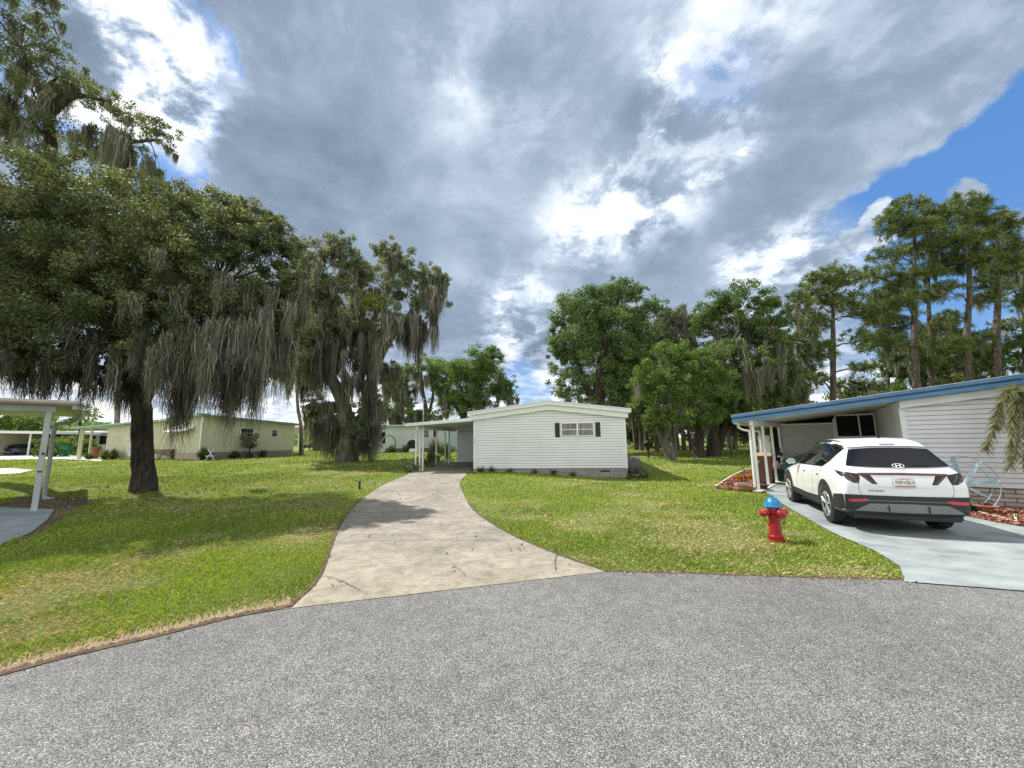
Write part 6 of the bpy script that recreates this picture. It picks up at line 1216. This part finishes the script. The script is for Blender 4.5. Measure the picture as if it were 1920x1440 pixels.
# utility pole, antenna
q = Vector((*D(218, 850, 48)[:2], 0)); t = thing('utility_pole', 'bare grey wooden utility pole rising behind the yellow house roof', 'pole', (q.x, q.y, .6)); mb = MB(); tp = D(226, 600, 48)-Vector((q.x, q.y, .6)); mb.tube([(0, 0, -.2), tuple(tp*.5), tuple(tp)], [.30, .26, .22], 10); mb.build('pole', mat('pole wood', (.25, .22, .19), .9, .3, 4., .3, 20., stretch=(1, 1, .2)), t, smooth=True); mb = MB(); tw = tp+Vector((0, 0, -.6)); mb.box(tw.x-1.2, tw.x+1.2, tw.y-.08, tw.y+.08, tw.z-.08, tw.z+.08); mb.build('crossarm', BARKG, t)
q = Vector((*D(787, 800, 44)[:2], 0)); mb = MB(); mb.tube([(0, 0, 0), (0, 0, 3.2)], .035, 6); mb.box(-.5, .5, -.02, .02, 2.6, 2.64); mb.box(-.3, .3, -.02, .02, 3.0, 3.04); o = mb.build('roof_antenna', ALU); tag(o, 'thin upright antenna on the pale grey house roof', 'antenna'); o.location = (q.x, 45.6, 3.5)
# things by the yellow house
def topiary():
    q = D(467, 855, 33.6); z_ = float(H(q.x, q.y)); t = thing('topiary', 'round potted topiary ball in front of the yellow house wall', 'topiary', (q.x, q.y, z_)); r_ = np.random.default_rng(8); V, F, T, _ = leaves(r_, [((0, 0, 1.35), .62, .72, None)], .14, 3.2, [(.16, .17, .10), (.09, .11, .06), (.22, .22, .14)], clumps=16, cr=.4); mesh_np('foliage', V, F, LEAF, t, T)
    mb = MB(); mb.tube([(0, 0, 0), (0, 0, 1.)], .05, 7); mb.build('stem', BARK, t); mb = MB(); mb.lathe([(.22, 0), (.28, .35), (.3, .4)], 14); mb.build('pot', DPOT, t); return t
topiary()
q = D(393, 862, 30.6); z_ = float(H(q.x, q.y)); t = thing('folding_stand', 'white folded X-shaped wooden stand at the corner of the yellow house', 'stand', (q.x, q.y, z_), R(20)); 
for sg in (-1, 1): mb = MB(); mb.tube([(-.28*sg, 0, 0), (.18*sg, .12, .85)], .035, 5); mb.build('leg', TRIM, t)
mb = MB(); mb.box(-.3, .3, -.06, 0, .28, .34); mb.build('crossbar', TRIM, t)
q = D(382, 858, 31); tuft('corner_plant', 'dark green plant at the shaded corner of the yellow house', (q.x, q.y), 1.1, 120, GREEN, 150, .05)
q = D(492, 856, 34); tuft('wall_plant', 'spiky dark plants right of the topiary', (q.x, q.y), .8, 120, OAK, 151, .05)
q = D(440, 858, 33); tuft('wall_fern', 'low dark fern left of the topiary at the yellow house', (q.x, q.y), .8, 100, OAK, 152, .05)
q = D(195, 862, 35.2); tuft('bed_plant', 'pale spiky plant at the yellow house corner near its carport', (q.x, q.y), 1.0, 120, YEL, 153, .05)
q = D(212, 860, 35.0); tuft('bed_fern', 'dark fern under the white trellis', (q.x, q.y), 1.0, 140, OAK, 154, .05); q = D(166, 864, 35.4); tuft('path_plant', 'small plants at the foot of the yellow house carport posts', (q.x, q.y), .7, 120, GREEN, 155, .05)
q = D(236, 858, 34.6); z_ = float(H(q.x, q.y)); t = thing('fan_trellis', 'white fan-shaped trellis on the yellow house wall', 'trellis', (q.x, q.y+.3, z_+.3), R(-20))
mb = MB()
for k in range(-4, 5): mb.tube([(k*.04, 0, 0), (k*.30, 0, 1.9-abs(k)*.08)], .025, 4)
mb.build('slat', TRIM, t); mb = MB(); mb.box(-.6, .6, -.03, .03, .8, .85); mb.box(-1., 1., -.03, .03, 1.4, 1.45); mb.build('crossbar', TRIM, t)
q = D(308, 862, 32.6); z_ = float(H(q.x, q.y)); t = thing('wheelbarrow', 'wheelbarrow with tan load against the yellow house wall, right of the oak trunk', 'wheelbarrow', (q.x, q.y, z_), R(25))
mb = MB(); mb.hexa([(-.5, -.3, .45), (.35, -.3, .45), (.35, .3, .45), (-.5, .3, .45), (-.75, -.42, .85), (.6, -.42, .85), (.6, .42, .85), (-.75, .42, .85)]); mb.build('tray', mat('rust tan', (.35, .27, .2), .7, .3, 5.), t, .02); mb = MB(); mb.lathe([(.22, -.05), (.22, .05)], 18, (.62, 0, .22), 'y'); mb.build('wheel', BLK, t); mb = MB(); [mb.tube([(.62, s*.1, .25), (-.2, s*.28, .45), (-1.1, s*.3, .7)], .025, 5) for s in (-1, 1)]; mb.build('handle', BARKG, t); mb = MB(); [mb.tube([(-.35, s*.25, .45), (-.4, s*.28, 0)], .025, 5) for s in (-1, 1)]; mb.build('leg', BLK, t)
q = D(178, 856, 38); z_ = float(H(q.x, q.y)); pot('terracotta_urn', 'tall terracotta urn in the shade of the yellow house carport', (q.x, q.y), .35, 1.1, TERR)
q = D(120, 850, 46); z_ = float(H(q.x, q.y)); t = thing('green_bin', 'bright green plastic bin beyond the yellow house carport posts', 'bin', (q.x, q.y, z_)); mb = MB(); mb.hexa([(-.3, -.3, 0), (.3, -.3, 0), (.3, .3, 0), (-.3, .3, 0), (-.38, -.38, 1.25), (.38, -.38, 1.25), (.38, .38, 1.25), (-.38, .38, 1.25)]); GB_ = mat('bin green', (.02, .30, .16), .5, .1, 3.); mb.build('bin_body', GB_, t, .04); mb = MB(); mb.box(-.42, .42, -.42, .42, 1.255, 1.36); mb.build('bin_lid', GB_, t, .04)
# by the pale grey house
q = D(728, 852, 43.5); z_ = float(H(q.x, q.y)); t = thing('wreath_arch', 'round garden arch ring left of the pale grey house steps', 'garden arch', (q.x, q.y, z_)); mb = MB(); mb.tube([(.75*math.cos(a), 0, .95+.95*math.sin(a)) for a in np.linspace(-.5, math.pi+.5, 24)], .08, 7); mb.build('ring', mat('green grey metal', (.16, .2, .17), .6), t, smooth=True); mb = MB(); mb.box(-.5, .5, -.15, .15, 0, .12); mb.build('base', CLAD, t)
q = D(774, 851, 43.); z_ = float(H(q.x, q.y)); t = thing('tyre_planter', 'dark tyre ring with a white base at the pale grey house wall', 'planter', (q.x, q.y, z_)); mb = MB(); mb.lathe([(.25, -.14), (.5, -.14), (.55, -.05), (.55, .05), (.5, .14), (.25, .14)], 20, (-.1, 0, .85), 'y'); mb.build('tyre', RUB, t, smooth=True); mb = MB(); mb.box(-.35, .65, -.3, .3, 0, .42); mb.build('trough', TRIM, t, .08)
for px, lb, sd_ in [(735, 'dark low shrubs at the foot of the garden arch', 160), (760, 'low dark plants along the pale grey house skirting', 161), (815, 'bare reddish shrub at the right end of the pale grey house', 162)]:
    q = D(px, 851, 43.4); tuft('low_shrub', lb, (q.x, q.y), 1.0 if sd_ < 162 else 1.8, 120, OAK if sd_ < 162 else [(.12, .09, .06)]*3, sd_, .05)
# golf cart under the tan carport, dark car in the far garage
q = D(604, 850, 55); z_ = float(H(q.x, q.y)); t = thing('golf_cart', 'dark golf cart with a roof parked far behind, right of the yellow house', 'golf cart', (q.x, q.y, z_)); DK = plain('dark navy', (.012, .014, .02), .4)
mb = MB(); mb.box(-1.2, 1.2, -.55, .55, .35, .75); mb.box(-1.2, -.7, -.55, .55, .75, 1.1); mb.build('body', DK, t, .08); mb = MB(); mb.box(-1.0, 1.0, -.6, .6, 1.85, 1.93); mb.build('roof', DK, t, .03); mb = MB(); [mb.tube([(x, y, .7), (x*.9, y, 1.86)], .03, 5) for x in (-.95, .9) for y in (-.5, .5)]; mb.build('roof_post', DK, t); mb = MB(); mb.box(-.45, .1, -.5, .5, .76, 1.0); mb.box(-.55, -.42, -.5, .5, .9, 1.4); mb.build('seat', BLK, t, .04)
for x in (-.85, .85):
    for y in (-.5, .5): mb = MB(); mb.lathe([(.14, -.08), (.24, -.09), (.25, 0), (.24, .09), (.14, .08)], 16, (x, y, .25), 'y'); mb.build('wheel', RUB, t, smooth=True)
q = D(575, 851, 55); z_ = float(H(q.x, q.y)); t = thing('motorcycle', 'dark parked motorcycle left of the golf cart', 'motorcycle', (q.x, q.y, z_)); 
for x in (-.7, .7): mb = MB(); mb.tube([(x+.32*math.cos(a), 0, .34+.32*math.sin(a)) for a in np.linspace(0, 6.283, 20)], .06, 6); mb.build('wheel', RUB, t)
mb = MB(); mb.hexa([(-.5, -.14, .45), (.45, -.14, .4), (.45, .14, .4), (-.5, .14, .45), (-.6, -.12, .85), (.45, -.12, .95), (.45, .12, .95), (-.6, .12, .85)]); mb.tube([(.7, 0, .34), (.42, 0, 1.1), (.3, .3, 1.15)], .03, 5); mb.build('body', DK, t, .06)
q = D(43, 851, 55); z_ = float(H(q.x, q.y)); t = thing('dark_car', 'dark blue car parked in the shade of the far left carport', 'car', (q.x, q.y, z_), 0); DB = mat('dark blue paint', (.012, .016, .04), .2, .1, 2., coat=1.)
mb = MB(); mb.hexa([(-.92, -2.2, .3), (.92, -2.2, .3), (.92, 2.2, .3), (-.92, 2.2, .3), (-.9, -2.1, .95), (.9, -2.1, .95), (.9, 2.1, .95), (-.9, 2.1, .95)]); mb.build('body', DB, t, .14, True, 4); mb = MB(); mb.hexa([(-.84, -1.9, .93), (.84, -1.9, .93), (.84, 1.2, .93), (-.84, 1.2, .93), (-.62, -1.3, 1.5), (.62, -1.3, 1.5), (.62, .6, 1.5), (-.62, .6, 1.5)]); mb.build('cabin', DB, t, .1, True, 3)
mb = MB(); mb.hexa([(-.66, -1.84, 1.02), (.66, -1.84, 1.02), (.66, -1.8, 1.02), (-.66, -1.8, 1.02), (-.55, -1.46, 1.42), (.55, -1.46, 1.42), (.55, -1.42, 1.42), (-.55, -1.42, 1.42)]); mb.build('rear_window', CGLASS, t); 
for x in (-.72, .72): mb = MB(); mb.box(x-.13, x+.13, -2.205, -2.12, .72, .84); mb.build('taillight', REDL, t)
mb = MB(); mb.box(-.18, .18, -2.215, -2.19, .55, .67); mb.build('license_plate', PLT, t); mb = MB(); mb.box(-.8, .8, -2.23, -2.1, .38, .46); mb.build('bumper', ALU, t)
for x in (-.8, .8):
    for y in (-1.35, 1.35): mb = MB(); mb.lathe([(.2, -.1), (.31, -.1), (.32, 0), (.31, .1), (.2, .1)], 18, (x, y, .32), 'x'); mb.build('wheel', RUB, t, smooth=True)
